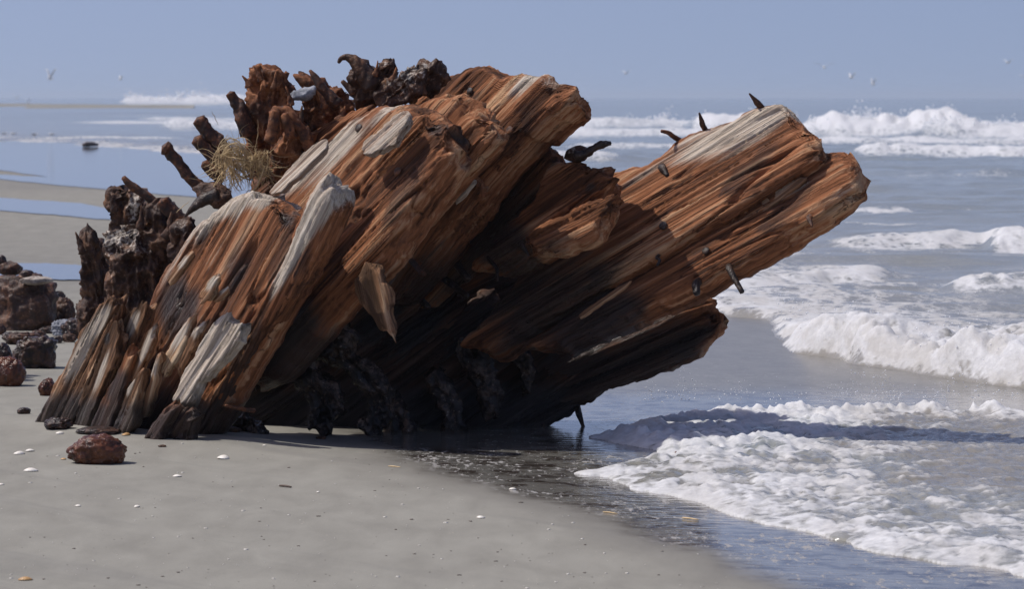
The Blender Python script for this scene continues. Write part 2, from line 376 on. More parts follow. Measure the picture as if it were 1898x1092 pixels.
# ------------------------------------------------------------------ the sea
def sea_surface(X, Y):
    d = sea_d(X, Y)
    tx_ = X / Y * F + CX                                  # bearing of each point, used only to give each breaker its own stretch of coast
    inn = sst(0, 0.10, d)
    near = 1 - sst(18, 40, Y)
    # swash bore nearest the beach
    hb = 0.125 * (0.30 + 0.70 * sst(15.0, 13.6, Y)) * (0.75 + 0.45 * vn(X * 3.0, Y * 3.0, 0, 41))
    bore = hb * sst(0.0, 0.16, d) * (0.42 + 0.58 * np.exp(-np.maximum(d - 0.15, 0) / 0.75))
    z = 0.012 + bore * near
    rough = np.exp(-np.maximum(d, 0) / 1.2) * sst(15.5, 13.2, Y)
    bb = np.abs(vn(X * 7, Y * 7, 0, 42)) + 0.5 * np.abs(vn(X * 17, Y * 17, 0, 43)) + 0.3 * np.abs(vn(X * 41, Y * 41, 0, 47))
    z = z + 0.050 * rough * inn * (bb - 0.35)
    foam = 0.88 * np.exp(-np.maximum(d, 0) / 0.85) * (0.55 + 0.5 * sst(15.5, 14, Y)) * inn
    foam = foam + 0.32 * np.exp(-np.maximum(d - 0.3, 0) / 4.0) * inn
    # wind ripples and low swell
    am = 0.034 * inn * sst(0.1, 1.0, d) * (1 + 0.9 * sst(18, 40, Y))
    z = z + am * (fbm(X * 0.5, Y * 1.3 + 0.2 * X, 0, 44, 3) + 0.45 * fbm(X * 2.2, Y * 5.0 + X, 0, 45, 2)) * (1 - sst(60, 140, Y))
    z = z + 0.20 * sst(90, 200, Y) * fbm(X * 0.05, Y * 0.11, 0, 46, 3)
    rip = fbm(X * 0.7, Y * 1.5, 0, 48, 3)
    foam = foam + 0.42 * sst(0.25, 0.55, rip) * inn * (1 - sst(30, 60, Y))
    silt = np.exp(-np.maximum(d, 0) / 3.0) * 0.9
    # breakers: (depth of crest, slope dY/dX, from px, to px, soft px, height, front width, back width, foam, tail)
    for (Yc, s, a, b, sf, hh, fw, bw, fo, tail, sd) in BREAK:
        w = sst(a - sf, a + sf, tx_) * (1 - sst(b - sf, b + sf, tx_))
        sc = Yc / 60.0
        wig = Yc * 0.012 * vn(X * 0.5 / sc, sd, 0, 60 + sd) + Yc * 0.006 * vn(X * 1.9 / sc, sd, 0, 70 + sd)
        q = Y - (Yc + s * X + wig)
        hv = hh * (0.74 + 0.30 * vn(X * 0.30 / sc, 3.0, sd, 80) + 0.12 * vn(X * 1.3 / sc, 5.0, sd, 81) + 0.10 * vn(X * 2.2, Y * 0.5, sd, 82) + 0.07 * vn(X * 5.0, Y * 0.9, sd, 84))
        prof = np.where(q < 0, np.exp(-(q / fw) ** 2), np.exp(-(q / bw) ** 2))
        z = z + np.maximum(hv, 0) * prof * w
        z = z + 0.30 * hh * w * np.exp(-((q + fw * .5) / (fw * 1.4)) ** 2) * np.abs(vn(X * 4 / sc, Y * 2.0 / sc, 0, 83 + sd))
        ff = np.where(q < 0, np.exp(-np.maximum(-q - fw, 0) / np.maximum(tail, 0.01)), np.exp(-(q / (bw * 0.8)) ** 2))
        foam = np.maximum(foam, fo * w * ff * (0.72 + 0.55 * fbm(X * 0.5 / sc, Y * 0.35 / sc, sd, 85, 3) + 0.25 * np.exp(-(q / (fw * 0.9)) ** 2)))
    z = np.where(d < 0.1, -0.03 + (z + 0.03) * sst(-0.02, 0.10, d), z)
    return z, np.clip(foam, 0, 1.2), np.clip(silt, 0, 1), d
BREAK = [
    (18.9, 0.02, 1395, 1640, 40, 0.055, 0.20, 0.9, 0.95, 0.5, 1),
    (17.6, 0.0, 1770, 2300, 35, 0.075, 0.25, 0.9, 1.0, 0.6, 2),
    (23.0, 0.05, 1540, 1850, 60, 0.05, 0.3, 1.2, 0.85, 0.9, 3),
    (22.6, 0.0, 1840, 2500, 25, 0.13, 0.3, 1.2, 1.0, 0.9, 13),
    (20.2, 0.0, 1300, 1420, 30, 0.03, 0.2, 0.8, 0.7, 0.5, 14),
    (60, 0.0, 1585, 2500, 25, 0.22, 0.8, 2.5, 1.0, 2.5, 4),
    (56, 0.0, 880, 1150, 60, 0.12, 0.8, 2.5, 0.75, 2.0, 5),
    (94, 0.0, 1500, 1800, 40, 0.58, 2.2, 6.0, 1.1, 9.0, 6),
    (88, 0.0, 1700, 2600, 90, 0.44, 2.2, 6.0, 1.1, 9.0, 7),
    (112, 0.0, 1285, 1480, 25, 0.52, 2.2, 6.0, 1.1, 12.0, 8),
    (118, 0.0, 860, 1300, 60, 0.38, 3.0, 8.0, 1.05, 14.0, 9),
    (92, 0.0, 900, 1520, 60, 0.20, 2.0, 8.0, 0.98, 7.0, 15),
    (112, 0.0, 300, 480, 30, 0.25, 2.5, 6.0, 1.0, 8.0, 10),
    (150, 0.0, 250, 500, 50, 0.15, 4.0, 8.0, 0.8, 12.0, 16),
    (135, 0.0, 150, 360, 60, 0.05, 3.0, 6.0, 0.7, 8.0, 17),
    (195, 0.0, -80, 330, 80, 0.05, 4.0, 9.0, 0.66, 14.0, 18),
    (84, 0.0, 60, 330, 60, 0.03, 1.0, 3.0, 0.55, 3.0, 19),
    (76, 0.0, 1480, 2600, 60, 0.10, 1.2, 5.0, 0.75, 5.0, 20),
    (68, 0.0, 1040, 1450, 60, 0.06, 1.2, 4.0, 0.6, 4.0, 21),
    (44, 0.0, 1640, 1900, 60, 0.04, 0.8, 2.0, 0.5, 1.5, 22),
    (30, 0.0, 1500, 1700, 60, 0.03, 0.4, 1.5, 0.5, 1.0, 23),
    (440, 0.0, 225, 520, 25, 1.25, 9, 30, 1.1, 30.0, 11),
]
srow = np.r_[np.array([5, 8, 10.0]), H * F / np.arange(610, 380, -1.6), H * F / np.arange(380, 120, -1.5), H * F / np.arange(120, 16, -0.6), H * F / np.arange(16, 1.0, -0.7), 9000, 16000, 30000]
stx = np.unique(np.r_[np.linspace(-0.6, -0.115, 30), np.linspace(-0.115, -0.065, 50), np.linspace(-0.065, 0.0, 40), np.linspace(0.0, 0.16, 230), np.linspace(0.16, 0.9, 60)])
SY = np.repeat(srow[:, None], len(stx), 1); SX = stx[None, :] * SY
sz, sf_, ss_, sd_ = sea_surface(SX, SY)
fcs = grid_faces(len(srow), len(stx))
keep = (sd_.ravel()[fcs] > -0.25 * np.clip(SY.ravel()[fcs] / 15, 1, 50)).any(1)
fcs = fcs[keep]
used, inv = np.unique(fcs, return_inverse=True)
sm = mesh('sea', np.stack([SX, SY, sz], -1).reshape(-1, 3)[used], inv.reshape(-1, 4),
          attrs={'foam': sf_.ravel()[used], 'silt': ss_.ravel()[used]})
tag(link('sea', sm, M_SEA), kind='structure')

spx = np.linspace(-500, 360, 60)
spt = np.array([G(x, 197.2 + 0.012 * (x + 100) + 0.5 * float(vn(x * 0.02, 1.0, 0, 3))) for x in spx]); spw = 18 * np.sin(np.linspace(0.6, math.pi, 60))[:, None] + 1
spV = np.stack([spt - [0, 1, 0] * spw, spt + [0, 0, 0.35], spt + [0, 1, 0] * spw], 1).reshape(-1, 3)
tag(link('sand_spit', mesh('sand_spit', spV, grid_faces(60, 3), attrs={'damp': np.full(180, 0.3)}), M_SAND), kind='structure')

# foam tongue of the spent wave in front of the wreck
def poly_sd(pts, X, Y):
    pts = np.asarray(pts); n = len(pts); dmin = np.full(X.shape, 1e9); ins = np.zeros(X.shape, bool)
    for i in range(n):
        a, b = pts[i], pts[(i + 1) % n]
        e = b - a; w0, w1 = X - a[0], Y - a[1]
        t = np.clip((w0 * e[0] + w1 * e[1]) / (e @ e), 0, 1)
        dmin = np.minimum(dmin, (w0 - t * e[0]) ** 2 + (w1 - t * e[1]) ** 2)
        c = ((a[1] > Y) != (b[1] > Y)) & (X < (b[0] - a[0]) * (Y - a[1]) / (b[1] - a[1] + 1e-12) + a[0])
        ins ^= c
    d = np.sqrt(dmin); return np.where(ins, d, -d)
TONG = [G(*q)[:2] for q in [(1060, 872), (1120, 880), (1200, 903), (1330, 935), (1480, 980), (1600, 1010), (1750, 1035), (1898, 1068), (2150, 1120), (2500, 1130), (2500, 800), (2300, 775), (1898, 772), (1700, 762), (1450, 765), (1260, 770), (1190, 775), (1130, 790), (1105, 806), (1190, 828), (1235, 843), (1160, 853)]]
CREST = np.array([G(*q)[:2] for q in [(1150, 775), (1260, 765), (1450, 760), (1700, 758), (1898, 768), (2300, 775)]])
fx, fy = np.meshgrid(np.linspace(0.10, 2.5, 330), np.r_[np.arange(6.6, 9.0, 0.012), np.arange(9.0, 12.4, 0.016)])
td = poly_sd(TONG, fx, fy) + 0.035 * vn(fx * 6, fy * 4, 0, 51) + 0.015 * vn(fx * 17, fy * 11, 0, 52)
cy = np.interp(fx, CREST[:, 0], CREST[:, 1])
cr = np.exp(-((fy - cy) / np.where(fy > cy, 0.10, 0.22)) ** 2) * sst(0.38, 0.80, fx)
bill = 0.40 * np.abs(vn(fx * 6, fy * 3.5, 0, 53)) + 0.55 * np.abs(vn(fx * 14 + 2 * vn(fx * 5, fy * 5, 0, 48), fy * 8, 0, 54)) + 0.40 * np.abs(vn(fx * 30, fy * 17, 0, 55)) + 0.25 * np.abs(vn(fx * 62, fy * 34, 0, 50))
brown = sst(0.75, 1.25, fx + 0.25 * vn(fx * 3, fy * 2, 0, 56)) * sst(8.6, 9.3, fy) * (1 - 0.7 * cr)
fz = 0.007 * (1 - np.exp(-np.maximum(td, 0) / 0.02)) + sst(0, 0.10, td) * ((0.019 + 0.012 * sst(9.4, 10.0, fy) * (1 - 0.7 * brown)) * bill * (1 - 0.3 * brown))
tooth = 0.6 * np.maximum(0, vn(fx * 11, fy * 3, 0, 57)) + 0.8 * np.maximum(0, vn(fx * 29, fy * 9, 0, 58)) ** 1.5 + 0.7 * np.maximum(0, vn(fx * 66, fy * 14, 0, 49)) ** 2
fz = fz + cr * sst(0, 0.06, td) * (0.012 + 0.045 * tooth)
fz = np.where(td < 0, -0.03, ground_z(fx, fy) + 0.002 + fz)
foam = 0.55 + 0.25 * np.exp(-np.maximum(td, 0) / 0.05) - 0.17 * brown + 0.45 * cr + 0.35 * (bill - 0.6)
foam = foam + 0.30 * sst(9.5, 10.1, fy) * (1 - 0.8 * brown)
web = vn(fx * 4.0, fy * 2.2, 0, 59)
foam = foam - 0.20 * sst(-0.1, 0.5, web) * sst(0.12, 0.4, td)
fcs = grid_faces(*fx.shape); keep = (td.ravel()[fcs] > -0.012).any(1); fcs = fcs[keep]
used, inv = np.unique(fcs, return_inverse=True)
fm = mesh('swash_foam', np.stack([fx, fy, fz], -1).reshape(-1, 3)[used], inv.reshape(-1, 4),
          attrs={'foam': np.clip(foam, 0, 1.2).ravel()[used], 'silt': np.clip(0.6 - 0.35 * sst(9.4, 9.9, fy) + brown, 0, 1).ravel()[used]})
tag(link('swash_foam', fm, M_SEA), 'frothy white tongue of spent wave sliding up the sand', 'foam', kind='stuff')

# ------------------------------------------------------------------ spray drops thrown up by the waves
def ico(sub=1):
    import bmesh
    bm = bmesh.new(); bmesh.ops.create_icosphere(bm, subdivisions=sub, radius=1)
    v = np.array([x.co[:] for x in bm.verts]); f = np.array([[y.index for y in x.verts] for x in bm.faces]); bm.free(); return v, f
IV, IF = ico(1); IV2, IF2 = ico(2); IV5, IF5 = ico(5); IV4, IF4 = ico(4)
rs = np.random.RandomState(4)
M_DROP = NM('water_drops').set(Base_Color=(0.80, 0.82, 0.84), Roughness=0.15, IOR=1.33)
def spray(name, label, centers, radii):
    V = (IV[None] * radii[:, None, None] + centers[:, None]).reshape(-1, 3)
    Fa = (IF[None] + (np.arange(len(centers)) * len(IV))[:, None, None]).reshape(-1, 3)
    return tag(link(name, mesh(name, V, Fa), M_DROP), label, 'spray', kind='stuff')
cs, rr = [], []
for px0 in (1205, 1262, 1275, 1370, 1560, 1585, 1625, 1630, 1655, 1745, 1770, 1810):
    for k in range(26):
        t = rs.rand() ** 0.7
        c = G(px0 + rs.randn() * 10 + t * rs.randn() * 8, 765); c[2] = 0.03 + t * (0.105 if px0 in (1262, 1585, 1630, 1770) else 0.06) * (0.7 + 0.5 * rs.rand())
        cs.append(c); rr.append(0.001 + 0.0022 * rs.rand() ** 2 * (1 - 0.5 * t))
for k in range(240):
    c = G(1200 + rs.rand() * 690, 764 + rs.randn() * 6); c[2] = 0.04 + abs(rs.randn()) * 0.018
    cs.append(c); rr.append(0.0008 + 0.0018 * rs.rand() ** 2)
# two little water horns
for (pa, pb, pc) in (((1612, 762), (1592, 732), (1576, 714)), ((1620, 762), (1628, 730), (1625, 702)), ((1262, 764), (1262, 742), (1260, 726)), ((1752, 764), (1768, 730), (1776, 710))):
    for t in np.linspace(0, 1, 40)[:0]:
        p = np.array(pa) * (1 - t) ** 2 + 2 * t * (1 - t) * np.array(pb) + t * t * np.array(pc)
        cs.append(P(p[0], p[1], 11.06)); rr.append(0.010 * (1 - t) ** 2 + 0.0022 + 0.0015 * rs.rand())
spray('swash_spray', 'beads and horns of water splashing up along the spent wave', np.array(cs), np.array(rr))
cs, rr = [], []
for k in range(520):
    px = 1440 + rs.rand() * 500; base = np.interp(px, [1440, 1500, 1600, 1700, 1900], [628, 645, 664, 684, 712])
    c = G(px, base - rs.rand() * 45); c[2] = 0.06 + abs(rs.randn()) * 0.045
    cs.append(c); rr.append(0.0012 + 0.0026 * rs.rand() ** 2)
spray('bore_spray', 'fine spray flying off the tumbling white wave at right', np.array(cs), np.array(rr))

cs, rr = [], []
for (Yb, a, b, top, n_) in ((94, 1500, 1800, 0.44, 1300), (88, 1700, 2300, 0.34, 1300), (112, 1285, 1480, 0.36, 600), (118, 900, 1300, 0.36, 700), (440, 230, 520, 1.2, 900)):
    px = a + (b - a) * rs.rand(n_); Yq = Yb + rs.randn(n_) * Yb * 0.008
    zq = top * (0.55 + 0.45 * vn(px * 0.03, Yb, 0, 88)) + top * 0.36 * np.abs(rs.randn(n_)) ** 1.3 * (0.4 + 0.6 * np.abs(vn(px * 0.05, 2.0, 0, 89)))
    cs.append(np.stack([(px - CX) / F * Yq, Yq, zq], -1)); rr.append(Yb / 94 * (0.010 + 0.022 * rs.rand(n_) ** 2))
spray('breaker_spray', 'mist of spray blown off the crests of the far breakers', np.concatenate(cs), np.concatenate(rr))

# ------------------------------------------------------------------ lofted timbers
class Timber: pass
WRECK = empty('shipwreck_hull', tuple(G(600, 815)))
tag(WRECK, 'broken section of wooden ship hull, orange weathered timbers and iron spikes', 'shipwreck')

def timber(name, poly, A, B, roll=30.0, th=0.12, mat=None, parent=None, seed=1, rr=0.035, amp=1.0, ragged=0.02, spots=(), wet_shade=(),
           style='wood', du=0.0065, nf=None, label=None, endr=0.05, lift=0.0, foot=0.20):
    a, b = P(*A), P(*B)
    U = (b - a) / np.linalg.norm(b - a)
    view = np.array([0, -1.0, 0])
    w = np.array([-U[2], 0, U[0]]); w /= np.linalg.norm(w)          # up-left in the picture plane
    n = math.cos(math.radians(roll)) * view + math.sin(math.radians(roll)) * w
    n = n - U * (n @ U); n /= np.linalg.norm(n)
    V = np.cross(n, U)
    o = a + n * lift
    def uv(px, py):
        r = np.array([(px - CX) / F, 1.0, -(py - HOR) / F]); c = np.array([0, 0, H])
        t = ((o - c) @ n) / (r @ n); p = c + r * t - o
        return p @ U, p @ V
    Q = np.array([uv(*q) for q in poly])
    u0, u1 = Q[:, 0].min(), Q[:, 0].max()
    nu = max(12, int((u1 - u0) / du)); us = u0 + (u1 - u0) * (np.arange(nu) + 0.5) / nu
    lo = np.full(nu, 1e9); hi = np.full(nu, -1e9)
    for i in range(len(Q)):
        p, q = Q[i], Q[(i + 1) % len(Q)]
        if abs(p[0] - q[0]) < 1e-9: continue
        t = (us - p[0]) / (q[0] - p[0]); ok = (t >= 0) & (t <= 1); vv = p[1] + t * (q[1] - p[1])
        lo[ok] = np.minimum(lo[ok], vv[ok]); hi[ok] = np.maximum(hi[ok], vv[ok])
    k = np.ones(5) / 5
    for _ in range(1):
        lo[2:-2] = np.convolve(lo, k, 'valid'); hi[2:-2] = np.convolve(hi, k, 'valid')
    jit = 0.004 * amp
    lo += jit * (vn(us * 30, seed, 0, 11) + 0.6 * vn(us * 90, seed, 0, 12)); hi += jit * (vn(us * 30, seed, 5, 13) + 0.6 * vn(us * 90, seed, 5, 14))
    hw = np.maximum((hi - lo) / 2, 0.002); ce = (hi + lo) / 2
    de = np.minimum(us - u0, u1 - us)
    ef = np.sqrt(np.clip(1 - ((endr - np.minimum(de, endr)) / endr) ** 2, 0.03, 1))
    thu = np.minimum(th, 2.4 * hw + 0.012) * (0.25 + 0.75 * ef)
    front = -0.30 * th * (1 - ef)
    wid = np.percentile(hw, 80) * 2
    nf = nf or int(np.clip(wid / 0.0029, 16, 110)); ns = max(6, int(th / 0.008)); nb = max(6, nf // 4)
    r = np.minimum(np.minimum(rr, hw * 0.95), thu * 0.48)
    if style == 'lump': r = np.minimum(hw, thu / 2) * 0.98
    ring_v, ring_n = [], []
    s = np.linspace(-1, 1, nf); s = np.sign(s) * (1 - (1 - np.abs(s)) ** 1.25)
    def prof(x):       # front height for |v| = x*hw
        q = np.clip((np.abs(x)[None, :] * hw[:, None] - (hw - r)[:, None]) / r[:, None], 0, 1)
        return -r[:, None] * (1 - np.sqrt(1 - q * q * 0.9999))
    ring_v.append(ce[:, None] + s[None, :] * hw[:, None]); ring_n.append(front[:, None] + prof(s))
    t = (np.arange(ns) + 0.5) / ns
    sd = -r[:, None] - t[None, :] * (thu - 2 * r)[:, None]
    ring_v.append((ce + hw)[:, None] + 0 * sd); ring_n.append(front[:, None] + sd)
    sb = np.linspace(1, -1, nb)
    ring_v.append(ce[:, None] + sb[None, :] * hw[:, None]); ring_n.append((front - thu)[:, None] - prof(sb))
    ring_v.append((ce - hw)[:, None] + 0 * sd); ring_n.append(front[:, None] + sd[:, ::-1])
    Vv, Nn = np.concatenate(ring_v, 1), np.concatenate(ring_n, 1)
    Uu = np.repeat(us[:, None], Vv.shape[1], 1)
    m = Vv.shape[1]
    # ragged, splintered ends: strands of different length
    ew1 = np.clip(1 - (u1 - Uu) / (0.10), 0, 1); ew0 = np.clip(1 - (Uu - u0) / 0.10, 0, 1)
    strand = vn(Vv * 38, Nn * 30, seed, 15) + 0.6 * vn(Vv * 95, Nn * 60, seed, 16)
    Uu = Uu + ragged * (ew1 - ew0) * strand
    Pp = np.stack([Uu, Vv, Nn], -1)
    dU = np.gradient(Pp, axis=0); dR = (np.roll(Pp, -1, 1) - np.roll(Pp, 1, 1))
    NN = np.cross(dR, dU); NN /= np.linalg.norm(NN, axis=2, keepdims=True) + 1e-12
    cen = np.stack([us, ce, front - thu / 2], -1)[:, None, :]
    sg = np.sign((NN * (Pp - cen)).sum(2, keepdims=True).mean()); NN *= sg if sg != 0 else 1
    u_, v_, n_ = Pp[..., 0], Pp[..., 1], Pp[..., 2]
    sz = seed * 3.7
    if style == 'wood':
        vw = v_ + 0.012 * vn(u_ * 1.5, v_ * 5 + sz, n_ * 5, 1) + 0.0035 * vn(u_ * 5, v_ * 16 + sz, n_ * 16, 2)
        big = fbm(u_ * 1.6, vw * 9 + sz, n_ * 9, 3, 2)
        q = fbm(u_ * 1.3, vw * 19 + sz, n_ * 15, 4, 3) * 4.0
        fq = q - np.floor(q); terr = np.floor(q) + sst(0.84, 1.0, fq)
        m1 = np.abs(vn(u_ * 1.7, vw * 40 + sz, n_ * 40, 5)); m2 = np.abs(vn(u_ * 3.2, vw * 82 + sz, n_ * 82, 6)); m3 = np.abs(vn(u_ * 6, vw * 150 + sz, n_ * 150, 9))
        c1 = vn(u_ * 1.1, vw * 22 + sz, n_ * 22, 7); mk = sst(-0.25, 0.25, vn(u_ * 2.0, v_ * 7 + sz, n_ * 7, 8))
        crack = (1 - sst(0.0, 0.070, np.abs(c1))) * mk
        c2 = vn(u_ * 1.6, vw * 47 + sz, n_ * 47, 10); crack2 = (1 - sst(0.0, 0.13, np.abs(c2))) * sst(-0.1, 0.3, vn(u_ * 2.4, v_ * 11 + sz, n_ * 11, 18))
        disp = 0.0062 * big + 0.0030 * terr + 0.0042 * m1 + 0.0042 * m2 + 0.0034 * m3 - 0.004 - 0.019 * crack - 0.010 * crack2
        layer = np.clip(0.5 + 0.20 * terr + 0.5 * (m1 - 0.35) + 0.3 * (m2 - 0.35), -0.5, 1.5)
    else:
        w1 = 0.03 * vn(u_ * 9, v_ * 9 + sz, n_ * 9, 1)
        big = fbm(u_ * 8 + w1 * 8, v_ * 12 + sz, n_ * 12, 2, 3)
        bil = 0.55 - np.abs(vn(u_ * 15 + w1 * 20, v_ * 26 + sz, n_ * 26, 3)) + 0.25 - 0.6 * np.abs(vn(u_ * 36, v_ * 60 + sz, n_ * 60, 4)) + 0.15 - 0.4 * np.abs(vn(u_ * 85, v_ * 120 + sz, n_ * 120, 5))
        pit = sst(0.35, 0.75, vn(u_ * 28, v_ * 30 + sz, n_ * 30, 6))
        fl = fbm(u_ * 20, v_ * 9 + sz, n_ * 9, 7, 2) * 4; fl = np.floor(fl) + sst(0.8, 1.0, fl - np.floor(fl))
        disp = 0.030 * big + 0.036 * (bil - 0.35) - 0.016 * pit + 0.0042 * fl
        layer = np.clip(bil, 0, 1)
    fade = np.clip(np.minimum(hw, 0.05) / 0.05, 0.25, 1)[:, None]
    Pp = Pp + NN * (disp * amp * fade)[..., None]
    # close both ends
    caps0 = Pp[0].mean(0), Pp[-1].mean(0)
    ring_list = []
    for kf in (0.35, 0.7): ring_list.append(Pp[0] * (1 - kf) + caps0[0] * kf - np.array([0.004 * kf, 0, 0]))
    end_list = [Pp[-1] * (1 - kf) + caps0[1] * kf + np.array([0.004 * kf, 0, 0]) for kf in (0.35, 0.7)]
    allr = np.concatenate([np.stack(ring_list[::-1]), Pp, np.stack(end_list)], 0)
    lay = np.concatenate([np.repeat(layer[:1], 2, 0), layer, np.repeat(layer[-1:], 2, 0)], 0)
    nr = allr.shape[0]
    Vt = allr.reshape(-1, 3); fc = grid_faces(nr, m, True)
    Vt = np.concatenate([Vt, [caps0[0] - np.array([0.004, 0, 0])], [caps0[1] + np.array([0.004, 0, 0])]])
    j = np.arange(m); j2 = (j + 1) % m
    t0 = np.stack([j2, j, np.full(m, nr * m)], -1); t1 = np.stack([(nr - 1) * m + j, (nr - 1) * m + j2, np.full(m, nr * m + 1)], -1)
    if sg < 0: pass
    bl = np.zeros(len(Vt)); we = np.zeros(len(Vt))
    for arr, sp in ((bl, spots), (we, wet_shade)):  # wet patches, some of them also painting shade onto the lower timbers
        for (px, py, ru, rv, st) in sp:
            cu, cv = uv(px, py); k2 = P(px, py, o[1])[1] / F
            arr += st * np.exp(-((((Vt[:, 0] - cu) / (ru * k2)) ** 2 + ((Vt[:, 1] - cv) / (rv * k2)) ** 2) ** 1.3))
    wz = o[2] + Vt[:, 0] * U[2] + Vt[:, 1] * V[2] + Vt[:, 2] * n[2]
    we = np.maximum(we, 0.95 * (1 - sst(0.03, foot, wz)))
    me = mesh(name, Vt, [fc, t0, t1], attrs={'bleach': bl, 'wet': we, 'layer': np.r_[lay.ravel(), 0.5, 0.5]})
    import bmesh
    bm = bmesh.new(); bm.from_mesh(me); bmesh.ops.recalc_face_normals(bm, faces=bm.faces); bm.to_mesh(me); bm.free()
    Mx = Matrix(((U[0], V[0], n[0], o[0]), (U[1], V[1], n[1], o[1]), (U[2], V[2], n[2], o[2]), (0, 0, 0, 1)))
    ob = link(name, me, mat or M_WOOD, parent or WRECK, Mx)
    if label: ob['label'] = label
    T = Timber(); T.ob, T.o, T.n, T.U, T.V, T.uv = ob, o, n, U, V, uv
    def at(px, py, up=0.0):
        r = np.array([(px - CX) / F, 1.0, -(py - HOR) / F]); c = np.array([0, 0, H])
        return c + r * (((o + n * up - c) @ n) / (r @ n))
    T.at = at
    return T

def tube(name, pts, rad, mat, parent=None, seed=0, seg=12, rough=0.12, cap=True, sub=5, label=None, flat=1.0):
    pts = np.array(pts, float); rad = np.array(rad, float)
    n = len(pts); tt = np.linspace(0, n - 1, (n - 1) * sub + 1); 
    def cr(a):
        ap = np.concatenate([[2 * a[0] - a[1]], a, [2 * a[-1] - a[-2]]]); i = np.minimum(tt.astype(int), n - 2); f = (tt - i)
        f = f.reshape((-1,) + (1,) * (a.ndim - 1)); p0, p1, p2, p3 = ap[i], ap[i + 1], ap[i + 2], ap[i + 3]
        return 0.5 * (2 * p1 + (p2 - p0) * f + (2 * p0 - 5 * p1 + 4 * p2 - p3) * f ** 2 + (3 * p1 - p0 - 3 * p2 + p3) * f ** 3)
    c = cr(pts); r = np.maximum(cr(rad), 0.0004)
    t = np.gradient(c, axis=0); t /= np.linalg.norm(t, axis=1, keepdims=True) + 1e-12
    ref = np.array([0.13, 0.9, 0.21]); s = np.cross(t, ref); s /= np.linalg.norm(s, axis=1, keepdims=True); b = np.cross(t, s)
    an = np.linspace(0, 2 * math.pi, seg, endpoint=False)
    R = r[:, None] * (1 + rough * vn(c[:, 0:1] * 60 + np.cos(an) * 1.2, c[:, 2:3] * 60 + np.sin(an) * 1.2, seed * 3.1, 3) + rough * 0.8 * vn(c[:, 0:1] * 170 + np.cos(an) * 2, c[:, 2:3] * 170 + np.sin(an) * 2, seed * 5.1, 4))
    V = c[:, None] + R[..., None] * (np.cos(an)[None, :, None] * s[:, None] + flat * np.sin(an)[None, :, None] * b[:, None])
    nr = len(c); V = V.reshape(-1, 3)
    e0, e1 = c[0] - t[0] * r[0] * 0.45, c[-1] + t[-1] * r[-1] * 0.45
    V = np.concatenate([V, [e0], [e1]]); j = np.arange(seg); j2 = (j + 1) % seg
    org = c[0].copy()
    me = mesh(name, V - org, [grid_faces(nr, seg, True), np.stack([j2, j, np.full(seg, nr * seg)], -1), np.stack([(nr - 1) * seg + j, (nr - 1) * seg + j2, np.full(seg, nr * seg + 1)], -1)])
    ob = link(name, me, mat, parent, Matrix.Translation(Vector(org)))
    if label: ob['label'] = label
    return ob

def spike(T, p0, p1, dY, r0=0.010, r1=0.004, mat=None, name='iron_spike', bend=0.0, seed=0, head=False):
    a = T.at(*p0); b = P(p1[0], p1[1], a[1] + dY)
    d = b - a; inn = a - d / np.linalg.norm(d) * 0.02 - T.n * 0.015
    mid = (a + b) / 2 + np.array([bend, 0, bend * 0.5])
    rad = [r0, r0, (r0 + r1) / 2, r1]
    return tube(name, [inn, a, mid, b], rad, mat or M_IRON, T.ob, seed, 10, 0.16, sub=4)

def bolt_head(T, px, py, r, mat=None, seed=0, name='bolt_head'):
    c = T.at(px, py, 0.004)
    V = IV2.copy(); V *= (1 + 0.12 * vn(V[:, 0] * 2, V[:, 1] * 2, V[:, 2] * 2 + seed, 9))[:, None]
    fr = np.stack([T.U, T.V, T.n]); W = (V * np.array([r, r, r * 0.38])) @ fr
    me = mesh(name, W, IF2); return link(name, me, mat or M_IRONB, T.ob, Matrix.Translation(Vector(c)))

# --- upright left plank, its thick right edge and the second, third and top timbers
T1 = timber('hull_timber', [(235, 640), (262, 560), (290, 500), (350, 420), (405, 372), (440, 352), (475, 356), (500, 368), (520, 395), (545, 402), (560, 420), (540, 520), (470, 640), (420, 720), (380, 790), (350, 822), (150, 815), (170, 770)],
            (330, 800, 10.16), (560, 400, 9.95), 38, 0.13, seed=1, rr=0.05, amp=0.75,
            spots=[(440, 360, 55, 40, 1.2), (400, 385, 90, 25, 0.9), (340, 450, 150, 18, 0.6), (480, 362, 30, 40, 0.9), (400, 470, 60, 26, 0.28)],
            wet_shade=[(330, 570, 70, 70, 0.85), (300, 800, 90, 300, 0.75), (440, 480, 70, 45, 0.55), (400, 640, 110, 50, 0.55), (530, 400, 22, 24, 0.8)], label='steep orange plank with bleached top edge')
T1r = timber('hull_timber', [(575, 345), (590, 330), (604, 336), (616, 352), (622, 385), (605, 430), (575, 490), (520, 570), (440, 690), (400, 765), (368, 812), (340, 818), (400, 700), (470, 570), (520, 470), (548, 398), (556, 372)],
             (390, 780, 10.10), (600, 350, 9.87), 30, 0.12, seed=2, rr=0.05, amp=0.8,
             spots=[(600, 345, 60, 30, 1.3), (560, 430, 140, 18, 0.95), (590, 400, 70, 18, 0.8), (530, 490, 80, 16, 0.5)],
             wet_shade=[(440, 680, 120, 60, 0.6), (380, 790, 70, 80, 0.8)], label='rounded ridge timber with white weathered top')
